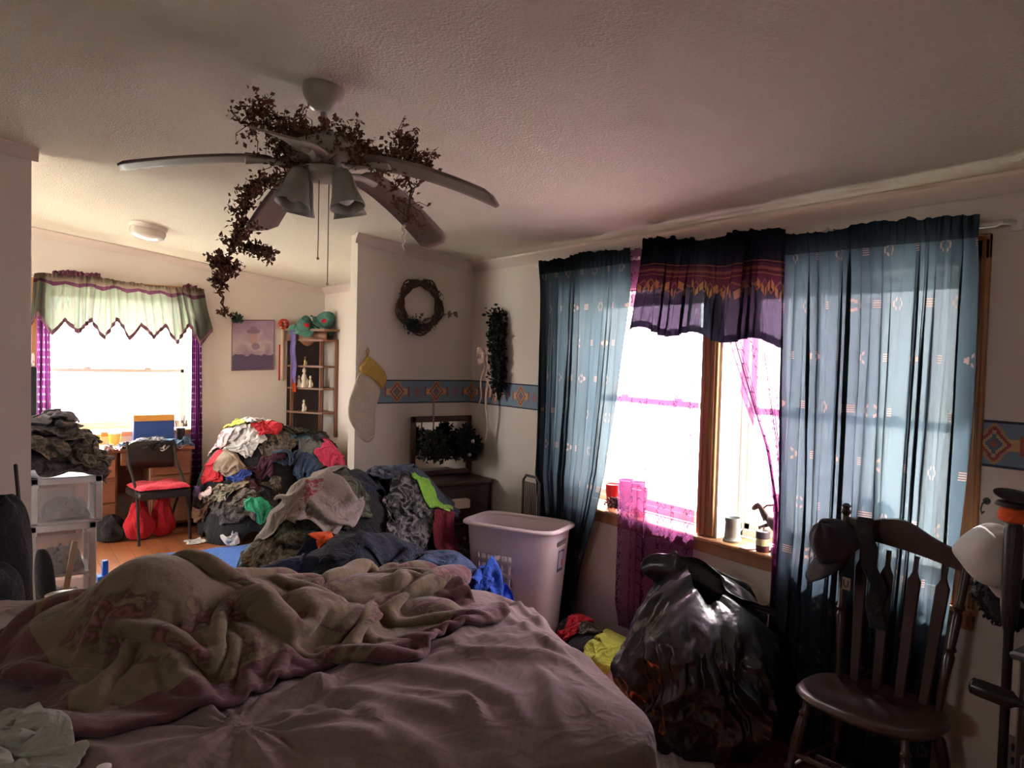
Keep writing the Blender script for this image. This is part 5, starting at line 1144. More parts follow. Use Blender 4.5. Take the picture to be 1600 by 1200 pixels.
# figurines
ivory = plain('ivory_china', (.72, .62, .5), .3)
for i, (x, y, z, s, nm) in enumerate(((2.54, 7.32, 1.238, 1.0, 'tallest ivory figurine on the middle shelf of the corner curio'), (2.50, 7.36, 1.238, .6, 'small ivory figurine left of the tall one on the corner curio'), (2.59, 7.28, 1.238, .6, 'small ivory figurine right of the tall one on the corner curio'), (2.54, 7.32, .998, .6, 'little ivory figurine on the lowest shelf of the corner curio'), (2.55, 7.33, 1.458, .45, 'dull gold knick-knack on the second shelf from the top'))):
    o = B().lathe([(.035*s, 0), (.038*s, .01*s), (.022*s, .05*s), (.03*s, .09*s), (.018*s, .13*s), (.008*s, .142*s), (.02*s, .16*s), (.018*s, .18*s), (.004*s, .2*s)], T(x, y, z), 16).ball((x+.03*s, y-.01, z+.05*s), (.015*s, .015*s, .04*s)).obj('figurine', ivory if i < 4 else handle); tag(o, nm, 'figurine', 'figurines on the corner shelf')
teal = fabric('teal_satin', (.10, .26, .21), (.05, .15, .13))
for i, (x, y, z, r1, nm) in enumerate(((2.53, 7.27, 1.835, .075, 'teal floppy hat on the left of the corner shelf top'), (2.68, 7.20, 1.88, .085, 'taller teal floppy hat on the right of the corner shelf top'))):
    ht_ = thing('floppy_hat', nm, 'hat', (x, y, z), 'teal hats on the corner shelf'); Mh = T(x, y, z) @ Matrix.Rotation(math.radians((-25, 35)[i]), 4, 'Y') @ Matrix.Rotation(math.radians(25), 4, 'X')
    G = []
    for k in range(20):
        a1 = PI/2*k/19; G.append([(r1*math.cos(a1)**.7*math.cos(q_)*(1+.12*math.sin(5*q_+i*2)+.06*math.sin(11*q_)), r1*math.cos(a1)**.7*math.sin(q_)*(1+.1*math.sin(3*q_)), r1*1.5*math.sin(a1)*(1+.12*math.sin(q_*2+1))) for q_ in np.linspace(0, 2*PI, 48, endpoint=False)])
    B().grid(G, closev=True).xf(Mh).obj('crown', teal, ht_)
    G = [[((r1+.055*k/6)*math.cos(q_), (r1+.055*k/6)*math.sin(q_), -.02*k/6+.018*k/6*math.sin(q_*4+i)) for q_ in np.linspace(0, 2*PI, 48, endpoint=False)] for k in range(7)]
    B().grid(G, closev=True).xf(Mh).obj('brim', teal, ht_, solid=.003)
    B().ball((x-.02, y-.09, z+.02), (.03, .012, .022)).obj('ribbon_knot', C['red'], ht_)
G = [[(2.40+.30*i/19, YF-.10-.30*i/19-.01*math.sin(i), 1.835+.03*math.sin(i*.7)-.0*j-.035*j*(.5+.5*math.sin(i*.55+.5))) for j in range(4)] for i in range(20)]
o = B().grid(G).obj('scarf', fabric('seagreen', (.10, .28, .20)), sub=1, solid=.006); tag(o, 'crumpled sea-green scarf along the front edge of the corner shelf top', 'scarf')
o = B().grid([[(2.40+.006*math.sin(i*.5)+.045*j/5+.02*(i/24), YF-.13-.01*math.cos(j*1.7)-.01*j, 1.80-.52*i/24) for j in range(6)] for i in range(25)]).obj('ribbon_scarf', C['purple'], sub=1, solid=.003); tag(o, 'long lavender ribbon scarf hanging from the corner shelf front', 'scarf')
o = B().grid([[(2.42+.035*j/4+.02*(i/24), YF-.15-.01*math.cos(j*1.7), 1.33-.14*i/12) for j in range(5)] for i in range(13)]).obj('ribbon_scarf', C['orange'], sub=1, solid=.003); tag(o, 'orange tail under the lavender scarf at the corner shelf', 'scarf')
aw = thing('award_rosette', 'red and white dotted rosette with a long cream tail left of the corner shelf', 'rosette', (2.37, YF-.03, 1.3))
b = B(); G = []
for i in range(49):
    a = 2*PI*i/48; G.append([(2.372+r1*math.cos(a), YF-.02-.008*math.sin(a*16)-.01*(r1 > .02), 1.865+r1*math.sin(a)) for r1 in (.0, .03, .055)])
b.grid(G).obj('rosette_disc', fabric('red_dots', (.65, .08, .05), (.85, .75, .65), 'dots'), aw, solid=.002)
B().grid([[(2.352+.04*j, YF-.012, 1.82-.52*i/10) for j in (0, 1)] for i in range(11)]).obj('cream_tail', plain('cream_ribbon', (.68, .52, .40), .7), aw, solid=.002)
B().grid([[(2.335+.014*j, YF-.008, 1.66-.36*i/10) for j in (0, 1)] for i in range(11)]).obj('red_tail', C['red'], aw, solid=.002)
# things in front of the partition and corner: dresser with mirror, bouquet, grill, rod
dr = thing('corner_dresser', 'dark wooden dresser with a framed mirror in the corner beneath the swag', 'dresser', (2.55, 4.36, 0))
dkw = plain('very_dark_wood', (.045, .025, .02), .5)
B().box((2.34, 4.22, .0), (2.76, 4.545, .74), bevel=.006).obj('carcass', dkw, dr); B().box((2.32, 4.20, .74), (2.78, 4.55, .765), bevel=.006).obj('dresser_top', dkw, dr)
for z0 in (.06, .29, .52): d_ = B().box((2.36, 4.205, z0), (2.74, 4.225, z0+.2), bevel=.006).obj('drawer', dkw, dr); B().ball((2.55, 4.195, z0+.1), .012).obj('knob', handle, d_)
b = B(); fr_ = ((2.31, .84), (2.785, 1.175))
b.box((2.31, 4.51, .80), (2.345, 4.535, 1.175), bevel=.005).box((2.75, 4.51, .80), (2.785, 4.535, 1.175), bevel=.005).box((2.31, 4.51, 1.135), (2.785, 4.535, 1.175), bevel=.005).box((2.31, 4.51, .765), (2.785, 4.535, .80), bevel=.005).obj('mirror_frame', plain('mirror_brown', (.09, .04, .03), .5), dr)
B().box((2.34, 4.522, .79), (2.755, 4.53, 1.14)).obj('mirror_glass', Mat('mirror', (.75, .72, .7), .04, 1.0), dr, smooth=False)
tuft('dark_bouquet', 'dark artificial bouquet with small white blossoms on the corner dresser', 'bouquet', (2.66, 4.38, .95), (.11, .08, .16), 800, plain('black_green', (.006, .010, .007), .8), .035, seed=12)
tuft('dark_bouquet', 'dark olive leafy arrangement at the left of the corner dresser mirror', 'bouquet', (2.42, 4.38, .95), (.13, .08, .14), 600, plain('dark_olive_leaf', (.02, .024, .012), .8), .04, seed=13)
o = B().ball((2.66, 4.29, 1.02), .012).obj('white_blossom', ivory); tag(o, 'single white blossom at the top of the dark bouquet', 'blossom', 'white blossoms in the bouquet')
o = B().ball((2.63, 4.28, .93), .012).obj('white_blossom', ivory); tag(o, 'single white blossom low in the dark bouquet', 'blossom', 'white blossoms in the bouquet')
o = B().box((2.44, 4.14, .60), (2.56, 4.20, .66), bevel=.006).obj('small_carton', ivory); tag(o, 'small cream carton wedged in front of the corner dresser', 'carton'); 
b = B().tube([(2.43, 4.42, .90), (2.44, 4.45, 1.30)], .005, 6).tube([(2.44, 4.45, 1.30), (2.22, 4.47, 1.32)], .0018, 6); o = b.obj('wire_hook_rod', plain('reddish_rod', (.35, .16, .14), .5)); tag(o, 'thin reddish rod with a bent wire rising beside the corner mirror', 'rod')
gr = thing('heater_grill', 'grey arched wire grill heater against the wall behind the laundry basket', 'heater', (2.70, 3.66, 0)); grm = plain('grey_metal', (.10, .10, .10), .5, .3)
gy0, gy1 = 3.565, 3.735
B().tube([(2.69, gy0, .5), (2.69, gy0, .84), (2.69, gy0+.03, .872), (2.69, gy1-.03, .872), (2.69, gy1, .84), (2.69, gy1, .5)], .008, 8).obj('frame', grm, gr)
for k in range(9): B().tube([(2.688, gy0+.018*k+.014, .5), (2.688, gy0+.018*k+.014, .835)], .0035, 6).obj('grill_bar', grm, gr)
B().box((2.64, gy0-.01, 0), (2.74, gy1+.01, .5), bevel=.015).obj('heater_body', grm, gr)
# ------------------------------------------------------------------ laundry basket
lb = thing('laundry_basket', 'tall pale pink plastic laundry basket with slotted sides at the bed corner', 'laundry basket', (2.44, 3.43, 0))
pinkp = plain('pale_pink_plastic', (.66, .56, .58), .35)
RB = T(2.445, 3.43, 0) @ Matrix.Rotation(math.radians(-63), 4, 'Z')
def se(a, hx, hy, p=.42): c, s = math.cos(a), math.sin(a); return (hx*math.copysign(abs(c)**p, c), hy*math.copysign(abs(s)**p, s))
NA, NZ, HB = 176, 72, .655
def bsec(z): k = .80+.20*(z/HB); return .275*k, .165*k
P = np.zeros((NZ, NA, 3))
aa = [2*PI*(j+.5*math.sin(0))/NA for j in range(NA)]
# even spacing along the outline
fa = np.linspace(0, 2*PI, 2001); fp = np.array([se(a, .275, .165) for a in fa]); fl_len = np.r_[0, np.cumsum(np.hypot(*np.diff(fp, axis=0).T))]; per = fl_len[-1]
aa = np.interp(np.linspace(0, per, NA, endpoint=False), fl_len, fa)
for i in range(NZ):
    z = .01+(HB-.01)*i/(NZ-1); hx_, hy_ = bsec(z); hh_ = 0
    for j in range(NA): x, y = se(aa[j], hx_, hy_); P[i, j] = (x, y, z)
F = []; holes = 0
for i in range(NZ-1):
    for j in range(NA):
        x, y, z = (P[i, j]+P[i+1, (j+1) % NA])/2; hx_, hy_ = bsec(z)
        hole = False
        if abs(abs(y)-hy_) < .012 and -.17 < x < .045:
            cx_ = (x/.043+.5) % 1-.5; cz_ = ((z-.03)/.072) % 1-.5
            hole = abs(cx_) < .30 and abs(cz_) < .30 and .10 < z < .50
        if abs(abs(x)-hx_) < .02 and abs(y) < .06 and .565 < z < .595: hole = True
        if not hole: F.append((i*NA+j, i*NA+(j+1) % NA, (i+1)*NA+(j+1) % NA, (i+1)*NA+j))
b = B().add(P.reshape(-1, 3), F); b.add(P[0], [tuple(range(NA))[::-1]]); b.xf(RB).obj('basket_wall', pinkp, lb, solid=.0035)
ro = []
for k, (e, dz) in enumerate(((0, -.004), (.02, -.006), (.026, -.002), (.026, .006), (.020, .013), (.008, .015), (0, .012), (-.004, .002))):
    ro.append([(*se(a, .275+e, .165+e), HB+dz) for a in aa])
B().grid(np.array(ro), closev=True).xf(RB).obj('rim', pinkp, lb)

lm = Mat('basket_sticker', (.5, .5, .7), .4); u, v, _ = lm.xyz('UV')
c = lm.mix((u < .1).max(u > .9).max(v > .9), (.50, .50, .66), (.16, .06, .22)); c = lm.mix((u > .66)*(v < .55)*(v > .25), c, (.75, .12, .15)); c = lm.mix(v < .14, c, (.05, .06, .10)); c = lm.mix((u > .2)*(u < .6)*((v*12).frac() < .4)*(v > .2), c, (.75, .75, .85)); lm.set('Base Color', c)
def xs(z): return bsec(z)[0]+.003
B().add([(xs(.42), -.030, .42), (xs(.42), .040, .42), (xs(.54), .040, .54), (xs(.54), -.030, .54)], [(0, 1, 2, 3)], [(0, 0), (1, 0), (1, 1), (0, 1)]).xf(RB).obj('sticker', lm, lb, 'purple-edged sticker', smooth=False, solid=.001)
HF2 = HF.copy(); stamp_box(2.28, 2.6, 3.25, 3.62, .02)
for i, (x, y, key, nm) in enumerate(((2.44, 3.44, 'black', 'black cloth seen through the slots low in the laundry basket'), (2.42, 3.42, 'white', 'white cloth seen through the slots of the laundry basket'))):
    r_x, r_y = .19, .10; z0_, z1_ = ((.02, .24), (.25, .46))[i]; G = []
    for a1 in np.linspace(0, PI, 24): G.append([(r_x*math.sin(a1)**.5*math.cos(q_)*(1+.06*math.sin(9*q_+a1*4)), r_y*math.sin(a1)**.5*math.sin(q_)*(1+.06*math.sin(7*q_)), (z0_+z1_)/2-(z1_-z0_)/2*math.cos(a1)*(1+.05*math.sin(5*q_))) for q_ in np.linspace(0, 2*PI, 48, endpoint=False)])
    tag(B().grid(G, closev=True).xf(RB).obj('laundry', C[key]), nm, 'laundry', 'laundry inside the basket')
HF[:] = HF2; stamp_box(2.2, 2.68, 3.12, 3.75, .66)
# ------------------------------------------------------------------ floor litter along the window wall
heap_core('laundry_heap', [(2.58, 2.84, .17, .30, .17), (2.62, 3.1, .12, .2, .18)], 'low dark layer of clothes on the floor under the left window', (2.0, 2.72, 2.3, 3.2), 5)
heap('clothes on the floor under the left window', (2.0, 2.70, 2.38, 3.16), [
    (2.56, 3.06, .38, .36, 'red', RAG, .3, 'red cloth bag on the floor between the basket and the blue curtain foot', 'bag'),
    (2.60, 2.96, .22, .22, 'camo', RAG, .8, 'small dark flowered cloth beside the red bag on the floor', 'cloth'),
    (2.58, 2.72, .42, .40, 'lime', RAG, .2, 'yellow-green cloth on the floor under the magenta sheer', 'cloth'),
    (2.42, 2.66, .26, .24, 'rose', RAG, .6, 'pinkish cloth on the floor beside the yellow-green cloth', 'cloth'),
    (2.36, 2.54, .16, .16, 'pink', RAG, .3, 'hot pink scrap next to the black trash bag', 'cloth')], 600, comp=.6)
garment('orange_cloth', 'orange cloth squeezed between the bed corner and the trash bag', 'cloth', C['orange'], 2.12, 2.20, (.22, .2), .55, .3, RAG, 16, seed=610, amp=.08)
# ------------------------------------------------------------------ black trash bag
bgm = Mat('black_plastic_film', (.018, .017, .019), .25); bgm.set('Coat Weight', .15); bgm.set('Coat Roughness', .08); bgm.set('Specular IOR Level', .6)
bgm.bump(bgm.noise(22, 2, stretch=(1, 1, .6)), .22, .02)
tbg = thing('trash_bag', 'large shiny black plastic trash bag standing open under the windows', 'trash bag', (2.46, 2.13, 0))
bcx, bcy = 2.48, 2.10; NZ_, NT_ = 130, 300; P = np.zeros((NZ_, NT_, 3)); q_ = np.linspace(0, 2*PI, NT_, endpoint=False)
def ridg(x): return 1-np.abs(((x) % 1)*2-1)
for i in range(NZ_):
    t = i/(NZ_-1)
    if t < .06: R_ = .20*math.sqrt(max(t/.06, 0))+.0; z = .004
    else:
        s = (t-.06)/.94; z = .005+.70*s**.95; R_ = .20+.085*math.sin(PI*min(1, s*1.02)**.8)-.0*s; R_ *= math.sqrt(max(0, 1-(max(0, s-.62)/.385)**2.2))
    n1 = vnoise(q_*1.9+7, np.full(NT_, t*3.0), 61); sw_ = q_*11/(2*PI)+.9*n1+.8*t
    fold = ridg(sw_)**1.5*.045+ridg(sw_*1.7+3)**2*.014-.02
    fold = fold*np.cos(0)+.045*vnoise(np.cos(q_)*2+9, np.sin(q_)*2+t*4, 62)
    cr_ = -.035*np.abs(vnoise(q_*5.5+.8*n1+t*2, np.full(NT_, t*5.), 64, 2))-.012*np.abs(vnoise(q_*14, np.full(NT_, t*13.), 65, 2)); cr_ = cr_*np.minimum(1, np.minimum(q_, 2*PI-q_)/.3)
    fold = fold+cr_+.012
    k = 1+fold/.25*(math.sin(PI*min(1, t+.12))**.5)
    P[i, :, 0] = bcx+R_*1.10*np.cos(q_)*k; P[i, :, 1] = bcy+R_*1.12*np.sin(q_)*k; P[i, :, 2] = z*(1+.05*vnoise(np.cos(q_)*1.5+3, np.sin(q_)*1.5+t*2, 63))-.10*t*t*np.clip(-np.sin(q_+.2), 0, 1)+.05*t*t*np.clip(np.sin(q_), 0, 1)
P[..., 0] = np.minimum(P[..., 0], 2.728); 
B().grid(P[:-2], closev=True).obj('bag_body', bgm, tbg, smooth=True, angle=180, sub=1)
# open mouth: a standing folded lip from left to right
G = []
for i in range(60):
    t = i/59; a = PI*(1.02)-t*PI*1.02
    lx = bcx-.10+.30*t; ly = bcy+.20-.42*t; row = []
    for j in range(12):
        s = j/11; h = (.13*math.sin(PI*min(1, t*1.15+.04))**.6*(1-.75*t)+.035)
        row.append((lx+.02*math.sin(t*14)*s-.05*s+.015*math.sin(s*7+t*5), ly+.02*math.cos(t*17)*s+.03*s, .60-.05*t+.0+h*1.45*s+.008*math.sin(t*31)*s))
    G.append(row)
bgl = Mat('bag_lip_film', (.05, .055, .065), .22); bgl.bump(bgl.noise(14, 3, dist=1), .5, .02)
B().grid(G).obj('bag_lip', bgm, tbg, solid=.003, sub=1, angle=180)
G = []
for i in range(50):
    t = i/49; lx = bcx-.02+.27*t; ly = bcy+.26-.40*t; row = []
    for j in range(10): s = j/9; row.append((min(2.735, lx+.05*s+.012*math.sin(t*19)*s), ly+.02*math.cos(t*15)*s, .60-.06*t+(.125-.04*t)*s*math.sin(PI*min(1, t*1.05+.08))**.4))
    G.append(row)
B().grid(G).obj('bag_lip', bgm, tbg, solid=.003, sub=1, angle=180)
garment('sock', 'long white sock on the floor between the bed corner and the chair', 'sock', C['white'], 2.21, 2.0, (.34, .20), .62, -.65, RAG, 22, seed=620, amp=.03)
# ------------------------------------------------------------------ dark wooden arrow-back chair
wd = Mat('dark_chair_wood', (.07, .03, .02), .36); wd.set('Base Color', wd.mix(wd.noise(6, 5, stretch=(1, 6, 1), dist=.6), (.065, .03, .02), (.028, .013, .01))); wd.set('Coat Weight', .3); wd.set('Coat Roughness', .15)
chr_ = thing('arrow_back_chair', 'dark stained wooden arrow-back chair in front of the right blue curtain', 'chair', (2.50, 1.37, 0))
CH = T(2.500, 1.375, 0) @ Matrix.Rotation(math.radians(4), 4, 'Z')     # local -x faces the bed, +x the window
def cp(b, nm, parent=chr_, m=wd, **k): return b.xf(CH).obj(nm, m, parent, **k)
G = []; n = 26
for side in (1, -1):
    G = []
    for i in range(n):
        rr = i/(n-1); row = []
        for a in np.linspace(0, 2*PI, 64, endpoint=False):
            x, y = se(a, .175, .245, .72); x *= 1+.06*math.cos(2*a)
            k_ = min(1, rr); e = math.sqrt(max(0, 1-max(0, (rr-.86)/.14)**2)); dish = -.010*math.sin(PI*min(1, rr*1.15))*(1+.4*math.cos(2*a)) if side > 0 else 0
            row.append((x*k_, y*k_, .425+(.018*e+dish if side > 0 else -.016*e)))
        G.append(row)
    if side > 0: sb = B()
    sb.grid(G, closev=True)
cp(sb, 'seat')
def turned(p0, p1, prof, seg=16):
    L = (Vector(p1)-Vector(p0)).length; return B().lathe([(r_v, t*L) for t, r_v in prof], frame_to(p0, p1), seg)
LEG = [(0, .012), (.12, .015), (.3, .013), (.34, .019), (.37, .013), (.40, .020), (.43, .013), (.62, .021), (.8, .019), (.84, .013), (.87, .020), (.90, .013), (1, .014)]
lg = {}
for sx_, sy_ in ((-1, -1), (-1, 1), (1, -1), (1, 1)): lg[sx_, sy_] = ((sx_*.19, sy_*.225, 0), (sx_*.115, sy_*.165, .415)); cp(turned(*lg[sx_, sy_], LEG), 'leg')
def at_(s, f): p, q = lg[s]; return tuple(p[i]+(q[i]-p[i])*f for i in range(3))
ST = [(0, .009), (.3, .011), (.5, .017), (.7, .011), (1, .009)]
for sy_ in (-1, 1): cp(turned(at_((-1, sy_), .38), at_((1, sy_), .38), ST), 'side_stretcher')
cp(turned(at_((-1, -1), .52), at_((-1, 1), .52), ST), 'front_stretcher'); cp(turned(tuple((a+c)/2 for a, c in zip(at_((-1, -1), .38), at_((1, -1), .38))), tuple((a+c)/2 for a, c in zip(at_((-1, 1), .38), at_((1, 1), .38))), ST), 'middle_stretcher')
POST = [(0, .012), (.2, .013), (.36, .018), (.38, .012), (.40, .019), (.42, .013), (.6, .017), (.63, .012), (.66, .020), (.69, .014), (.90, .016), (.93, .011), (.95, .019), (.97, .012), (.985, .017), (1, .006)]
for s, top in ((1, (.178, .205, 1.075)), (-1, (.178, -.225, .98))): cp(turned((.110, s*.175, .43), top, POST), 'back_post')
G = []
for i in range(33):
    t = i/32; y = -.235+.43*t; up = .045*math.exp(-((t-.56)/.24)**2); xx = .178+.022*math.sin(PI*t)
    zt_ = .975+.048*t+up; zb_ = .905+.052*t+.006*math.sin(PI*t)
    G.append([(xx-.009, y, zb_), (xx-.011, y, (zb_+zt_)/2), (xx-.007, y, zt_-.004), (xx, y, zt_), (xx+.008, y, zt_-.004), (xx+.010, y, (zb_+zt_)/2), (xx+.008, y, zb_)])
b = B().grid(G, closev=True); b.add(G[0], [tuple(range(7))]); b.add(G[-1], [tuple(range(7))]); cp(b, 'crest_rail')
for k in range(4):
    yb = -.120+.080*k; yt = -.150+.098*k; p0 = np.array((.125, yb, .432)); p1 = np.array((.192, yt, .925)); G = []
    for i in range(30):
        t = i/29; p = p0+(p1-p0)*t; w = .017+.009*t; w = w*(1-.66*smoothstep((t-.84)/.04)); d = .0065
        G.append([(p[0]-d, p[1]-w*.8, p[2]), (p[0]-d, p[1]+w*.8, p[2]), (p[0], p[1]+w, p[2]), (p[0]+d, p[1]+w*.8, p[2]), (p[0]+d, p[1]-w*.8, p[2]), (p[0], p[1]-w, p[2])])
    cp(B().grid(G, closev=True), 'spindle')
# ------------------------------------------------------------------ caps, scarf and tag on the chair
def cap(name, label, mat, Mx, size=1.0, brim_mat=None, parts=True):
    t = thing(name, label, 'cap', tuple(Mx.translation)); G = []
    for i in range(16):
        a1 = PI/2*i/15; G.append([(size*.09*math.cos(a1)*math.cos(q_)*(1+.03*math.sin(6*q_)), size*.10*math.cos(a1)*math.sin(q_), size*.12*math.sin(a1)**.9+.004*math.sin(q_*5)) for q_ in np.linspace(0, 2*PI, 40, endpoint=False)])
    B().grid(G, closev=True).xf(Mx).obj('crown', mat, t, solid=.003)
    G = []
    for i in range(8):
        rr = i/7; G.append([(size*(.088*math.cos(q_)+.085*rr*math.cos(q_)**.6*1.0), size*(.098*math.sin(q_)*(1-.08*rr)), -.018*size*rr*(1-abs(math.sin(q_)))*1.5-.02*size*math.sin(q_)**2*rr) for q_ in np.linspace(-1.35, 1.35, 24)])
    B().grid(G).xf(Mx).obj('brim', brim_mat or mat, t, solid=.003)
    B().ball((0, 0, size*.121), size*.008, 8, 6).xf(Mx).obj('top_button', mat, t); return t
def rotm(x, y, z): return Matrix.Rotation(math.radians(z), 4, 'Z') @ Matrix.Rotation(math.radians(y), 4, 'Y') @ Matrix.Rotation(math.radians(x), 4, 'X')
bcap = plain('black_maroon_cap', (.020, .010, .014), .9); wcap = plain('white_cap_cotton', (.62, .58, .56), .9)
cap('baseball_cap', 'black cap hanging over the left post of the wooden chair', bcap, T(2.640, 1.60, .905) @ rotm(0, 40, 150), 1.0)
o = B().grid([[(2.612-.018*math.sin(i*.25)+.002*j, 1.515-.012*j-.002*i+.01*math.sin(i*.6), 1.045-.0135*i) for j in range(6)] for i in range(30)]).obj('scarf', C['black'], sub=1, solid=.005); tag(o, 'narrow black scarf hanging down from the left end of the chair crest', 'scarf')
o = B().grid([[(2.585+.002*math.sin(i), 1.555-.010*j, .93-.012*i) for j in range(6)] for i in range(14)]).obj('hanging_strap', C['black'], solid=.003)
tg = thing('fabric_tag', 'small cream tag with a dark U-shaped mark hanging at the left chair post', 'tag', (2.58, 1.53, .79))
o['label'] = 'black strap hanging below the cap on the left chair post'; o['category'] = 'strap'
B().box((2.576, 1.512, .772), (2.580, 1.545, .818), bevel=.002).obj('tag_body', plain('tag_cream', (.35, .32, .25), .6), tg)
B().tube([(2.574, 1.537, .808), (2.574, 1.537, .79), (2.574, 1.5285, .782), (2.574, 1.520, .79), (2.574, 1.520, .808)], .002, 6).obj('tag_mark', chm, tg)
# white cap on a hook, black hat under it
hk = thing('wall_hook', 'small metal hook on the window casing above the white cap', 'hook', (XW-.02, 1.165, 1.13))
B().lathe([(.012, 0), (.012, .004)], frame_to((XW-.001, 1.165, 1.145), (XW-.01, 1.165, 1.145)), 14).tube([(XW-.004, 1.165, 1.145), (XW-.035, 1.165, 1.14), (XW-.045, 1.165, 1.12), (XW-.035, 1.165, 1.105), (XW-.02, 1.165, 1.11)], .003, 8).obj('hook_wire', grm, hk)
cap('baseball_cap', 'white cap hanging from the hook beside the right window casing', wcap, T(2.700, 1.110, .955) @ rotm(18, 28, -70), 1.2)
fz = B(); q = random.Random(8); 
G = []
for a1 in np.linspace(0, PI, 20): G.append([(2.715+.055*math.sin(a1)*math.cos(q_)*(1+.1*math.sin(5*q_)), 1.05+.10*math.sin(a1)*math.sin(q_)*(1+.08*math.sin(4*q_+1)), .865+.10*-math.cos(a1)) for q_ in np.linspace(0, 2*PI, 30, endpoint=False)])
ff = thing('fur_hat', 'shaggy black hat hanging below the white cap', 'hat', (2.715, 1.06, .765)); B().grid(G, closev=True).obj('hat_body', C['black'], ff)
for k in range(500):
    a = q.random()*2*PI; e = q.uniform(-1.4, 1.4); leaf_add(fz, (2.715+.058*math.cos(e)*math.cos(a), 1.05+.105*math.cos(e)*math.sin(a), .865+.10*math.sin(e)), .02, q)
fz.obj('fur', C['black'], ff, smooth=False)
# ------------------------------------------------------------------ right edge: stand with orange band, dresser, rod
sn = thing('black_stand', 'tall thin black stand with an orange band and flat hat-like top at the right edge', 'stand', (2.60, 1.0, 0))
B().lathe([(.10, 0), (.10, .012), (.02, .02), (.012, .03)], T(2.60, 1.0, 0), 24).obj('stand_base', chm, sn)
B().lathe([(.014, .02), (.014, .78), (.020, .80), (.026, .86), (.028, 1.10), (.02, 1.13)], T(2.60, 1.0, 0), 20).obj('column', chm, sn)
B().lathe([(.030, 1.125), (.044, 1.132), (.047, 1.15), (.040, 1.168), (.030, 1.172)], T(2.60, 1.0, 0), 24).obj('orange_band', C['orange'], sn, 'orange band')
B().lathe([(.03, 1.172), (.055, 1.178), (.05, 1.188), (.025, 1.195)], T(2.60, 1.0, 0), 24).obj('collar', chm, sn)
B().lathe([(.015, 1.19), (.06, 1.205), (.062, 1.209), (.0, 1.222)], T(2.60, 1.0, 0) @ T(0, 0, 1.2) @ rotm(12, -6, 0) @ T(0, 0, -1.2), 24).obj('top_plate', chm, sn)
for k in range(3): B().tube([(2.575, .985+.01*k, 1.12), (2.57+.01*math.sin(k), .99+.01*k, .95), (2.58, .985+.01*k, .82-.03*k)], .0015, 5).obj('hanging_cord', chm, sn)
rd = thing('side_dresser', 'dark wooden dresser corner at the lower right edge of the picture', 'dresser', (2.58, .62, 0))
B().box((2.40, .25, 0), (2.785, .895, .775), bevel=.006).obj('carcass', dkw, rd); B().box((2.375, .235, .775), (2.79, .912, .80), bevel=.008).obj('dresser_top', plain('dark_slate_top', (.07, .07, .075), .3), rd)
for z0 in (.06, .30, .54): d_ = B().box((2.385, .27, z0), (2.402, .875, z0+.21), bevel=.006).obj('drawer', dkw, rd); B().ball((2.372, .72, z0+.11), .014).obj('knob', handle, d_); B().ball((2.372, .42, z0+.11), .014).obj('knob', handle, d_)
hr = thing('black_handle_rod', 'black thick-gripped rod jutting out in front of the dresser', 'rod', (2.30, .86, .62)); blk = plain('gloss_black', (.012, .012, .014), .25)
p0 = Vector((2.245, .955, .715)); p1 = Vector((2.31, .72, .68)); 
B().lathe([(.012, 0), (.022, .006), (.024, .03), (.024, .10), (.014, .112), (.011, .12)], frame_to(p0, p1), 20).obj('grip', blk, hr)
B().tube([tuple(p0.lerp(p1, .45)), tuple(p1), (2.33, .60, .60), (2.33, .58, .0)], .010, 10).obj('shaft', blk, hr)
ot = thing('wall_outlet', 'dark wall outlet low on the wall behind the chair', 'outlet', (XW-.004, 1.04, .30)); B().box((XW-.006, 1.0, .26), (XW, 1.075, .375), bevel=.003).obj('cover_plate', plain('outlet_plate', (.2, .17, .15), .5), ot); 
for z in (.29, .335): B().box((XW-.009, 1.022, z-.012), (XW-.005, 1.052, z+.014), bevel=.002).obj('socket', chm, ot)
# ------------------------------------------------------------------ small things on the bed
ZB = float(hs(np.array([.224]), np.array([3.40]))[0])
tin = thing('tin_dish', 'small shallow tin dish lying on the far left of the bed', 'dish', (.224, 3.40, ZB)); B().lathe([(.045, .003), (.052, .01), (.058, .022), (.054, .022), (.047, .012), (.01, .008)], T(.224, 3.40, ZB), 30, sx=1.15).obj('dish_body', plain('pink_tin', (.45, .32, .32), .3, .3), tin); B().lathe([(.048, .016), (.046, .024), (.02, .026)], T(.224, 3.40, ZB), 24, sx=1.15).obj('dish_lid', plain('shiny_tin', (.75, .7, .7), .2, .9), tin)
for i, (x, y) in enumerate(((.185, 3.25), (.20, 3.22))):
    z = float(hs(np.array([x]), np.array([y]))[0]); o = B().ball((x, y, z+.014), .015, 16, 12).obj('glass_bead', Mat('violet_glass_%d' % i, (.45, .42, .75), .08, .3)); tag(o, ('shiny violet bead nearer the tin dish on the bed', 'shiny violet bead further from the tin dish on the bed')[i], 'bead', 'glass beads on the bed')
z = float(bed_z(np.array([.2]), np.array([1.925]))[0]); o = B().lathe([(.022, .0), (.024, .02), (.024, .035), (.016, .045), (.016, .062), (.010, .064)], T(.205, 1.90, z), 24).obj('white_bottle', plain('white_bottle', (.7, .7, .75), .4)); tag(o, 'top of a small white bottle standing at the bottom edge of the picture', 'bottle')
garment('pillowcase', 'pale greenish crumpled pillowcase on the bed at the lower left corner', 'pillowcase', fabric('pale_green_cotton', (.42, .44, .38)), -.03, 2.12, (.55, .55), .55, .3, RAG, 34, seed=700, amp=.09, thick=.012, solid=.006)
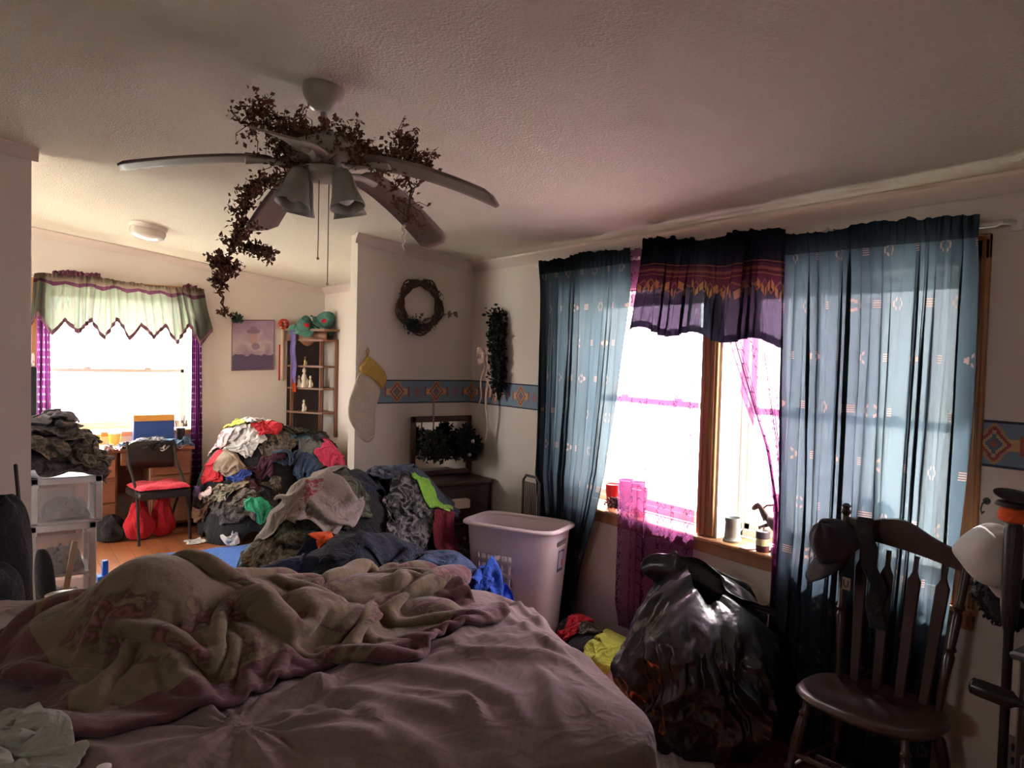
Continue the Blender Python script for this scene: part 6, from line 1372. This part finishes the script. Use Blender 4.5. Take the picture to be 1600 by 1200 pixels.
# ------------------------------------------------------------------ dark things in front of the partition's left part
for i, (x, y, sx_, sy_, z0, h, nm) in enumerate(((.04, 4.28, .115, .13, 0, .86, 'tall stuffed black bag leaning on the partition at the left edge'), (-.02, 4.05, .14, .10, 0, .60, 'lower black bag in front of the tall one at the left edge'))):
    G = []
    for a1 in np.linspace(0, PI, 40): G.append([(x+sx_*math.sin(a1)**.55*math.cos(q_)*(1+.05*math.sin(5*q_+a1*3)), y+sy_*math.sin(a1)**.55*math.sin(q_)*(1+.05*math.sin(4*q_+a1*2)), z0+.003+h*.5*(1-math.cos(a1))*(1+.02*math.sin(3*q_))) for q_ in np.linspace(0, 2*PI, 48, endpoint=False)])
    o = B().grid(G, closev=True).obj('stuffed_bag', C['black']); tag(o, nm, 'bag', 'black bags at the partition')
o = B().lathe([(.009, .0), (.009, 1.0), (.006, 1.005)], frame_to((.16, 4.44, .0), (.083, 4.44, 1.0)), 12).obj('walking_stick', chm); tag(o, 'thin dark stick rising above the black bag at the left edge', 'stick')
o = B().box((.285, 4.80, .0), (.315, 4.83, .50), bevel=.003).xf(T(.30, 4.8, 0) @ Matrix.Rotation(math.radians(9), 4, 'Y') @ T(-.30, -4.8, 0) @ T(-.01, 0, .006)).obj('wooden_plank', plain('pale_plank', (.45, .36, .26), .6)); tag(o, 'pale narrow plank leaning against the plastic drawers', 'plank')
G = []
for a1 in np.linspace(0, PI, 30): G.append([(.215+.055*math.cos(a1*.5+.3)*.6+.05*math.sin(a1)**.6*math.cos(q_), 4.82+.05*math.sin(a1)**.6*math.sin(q_), .003+.235*(1-math.cos(a1))) for q_ in np.linspace(0, 2*PI, 30, endpoint=False)])
o = B().grid(G, closev=True).obj('tall_boot', C['black']); tag(o, 'tall dark boot standing beside the pale plank', 'boot')
for i, (x, y, h) in enumerate(((.62, 5.75, .13),)):
    o = B().box((x-.05, y-.04, 0), (x+.05, y+.04, .03), bevel=.005).box((x-.02, y-.02, .0), (x+.02, y+.02, h), bevel=.006).obj('blue_stand', plain('bright_blue_plastic', (.02, .14, .55), .4)); tag(o, 'small bright blue plastic stand on the floor right of the drawers', 'stand')
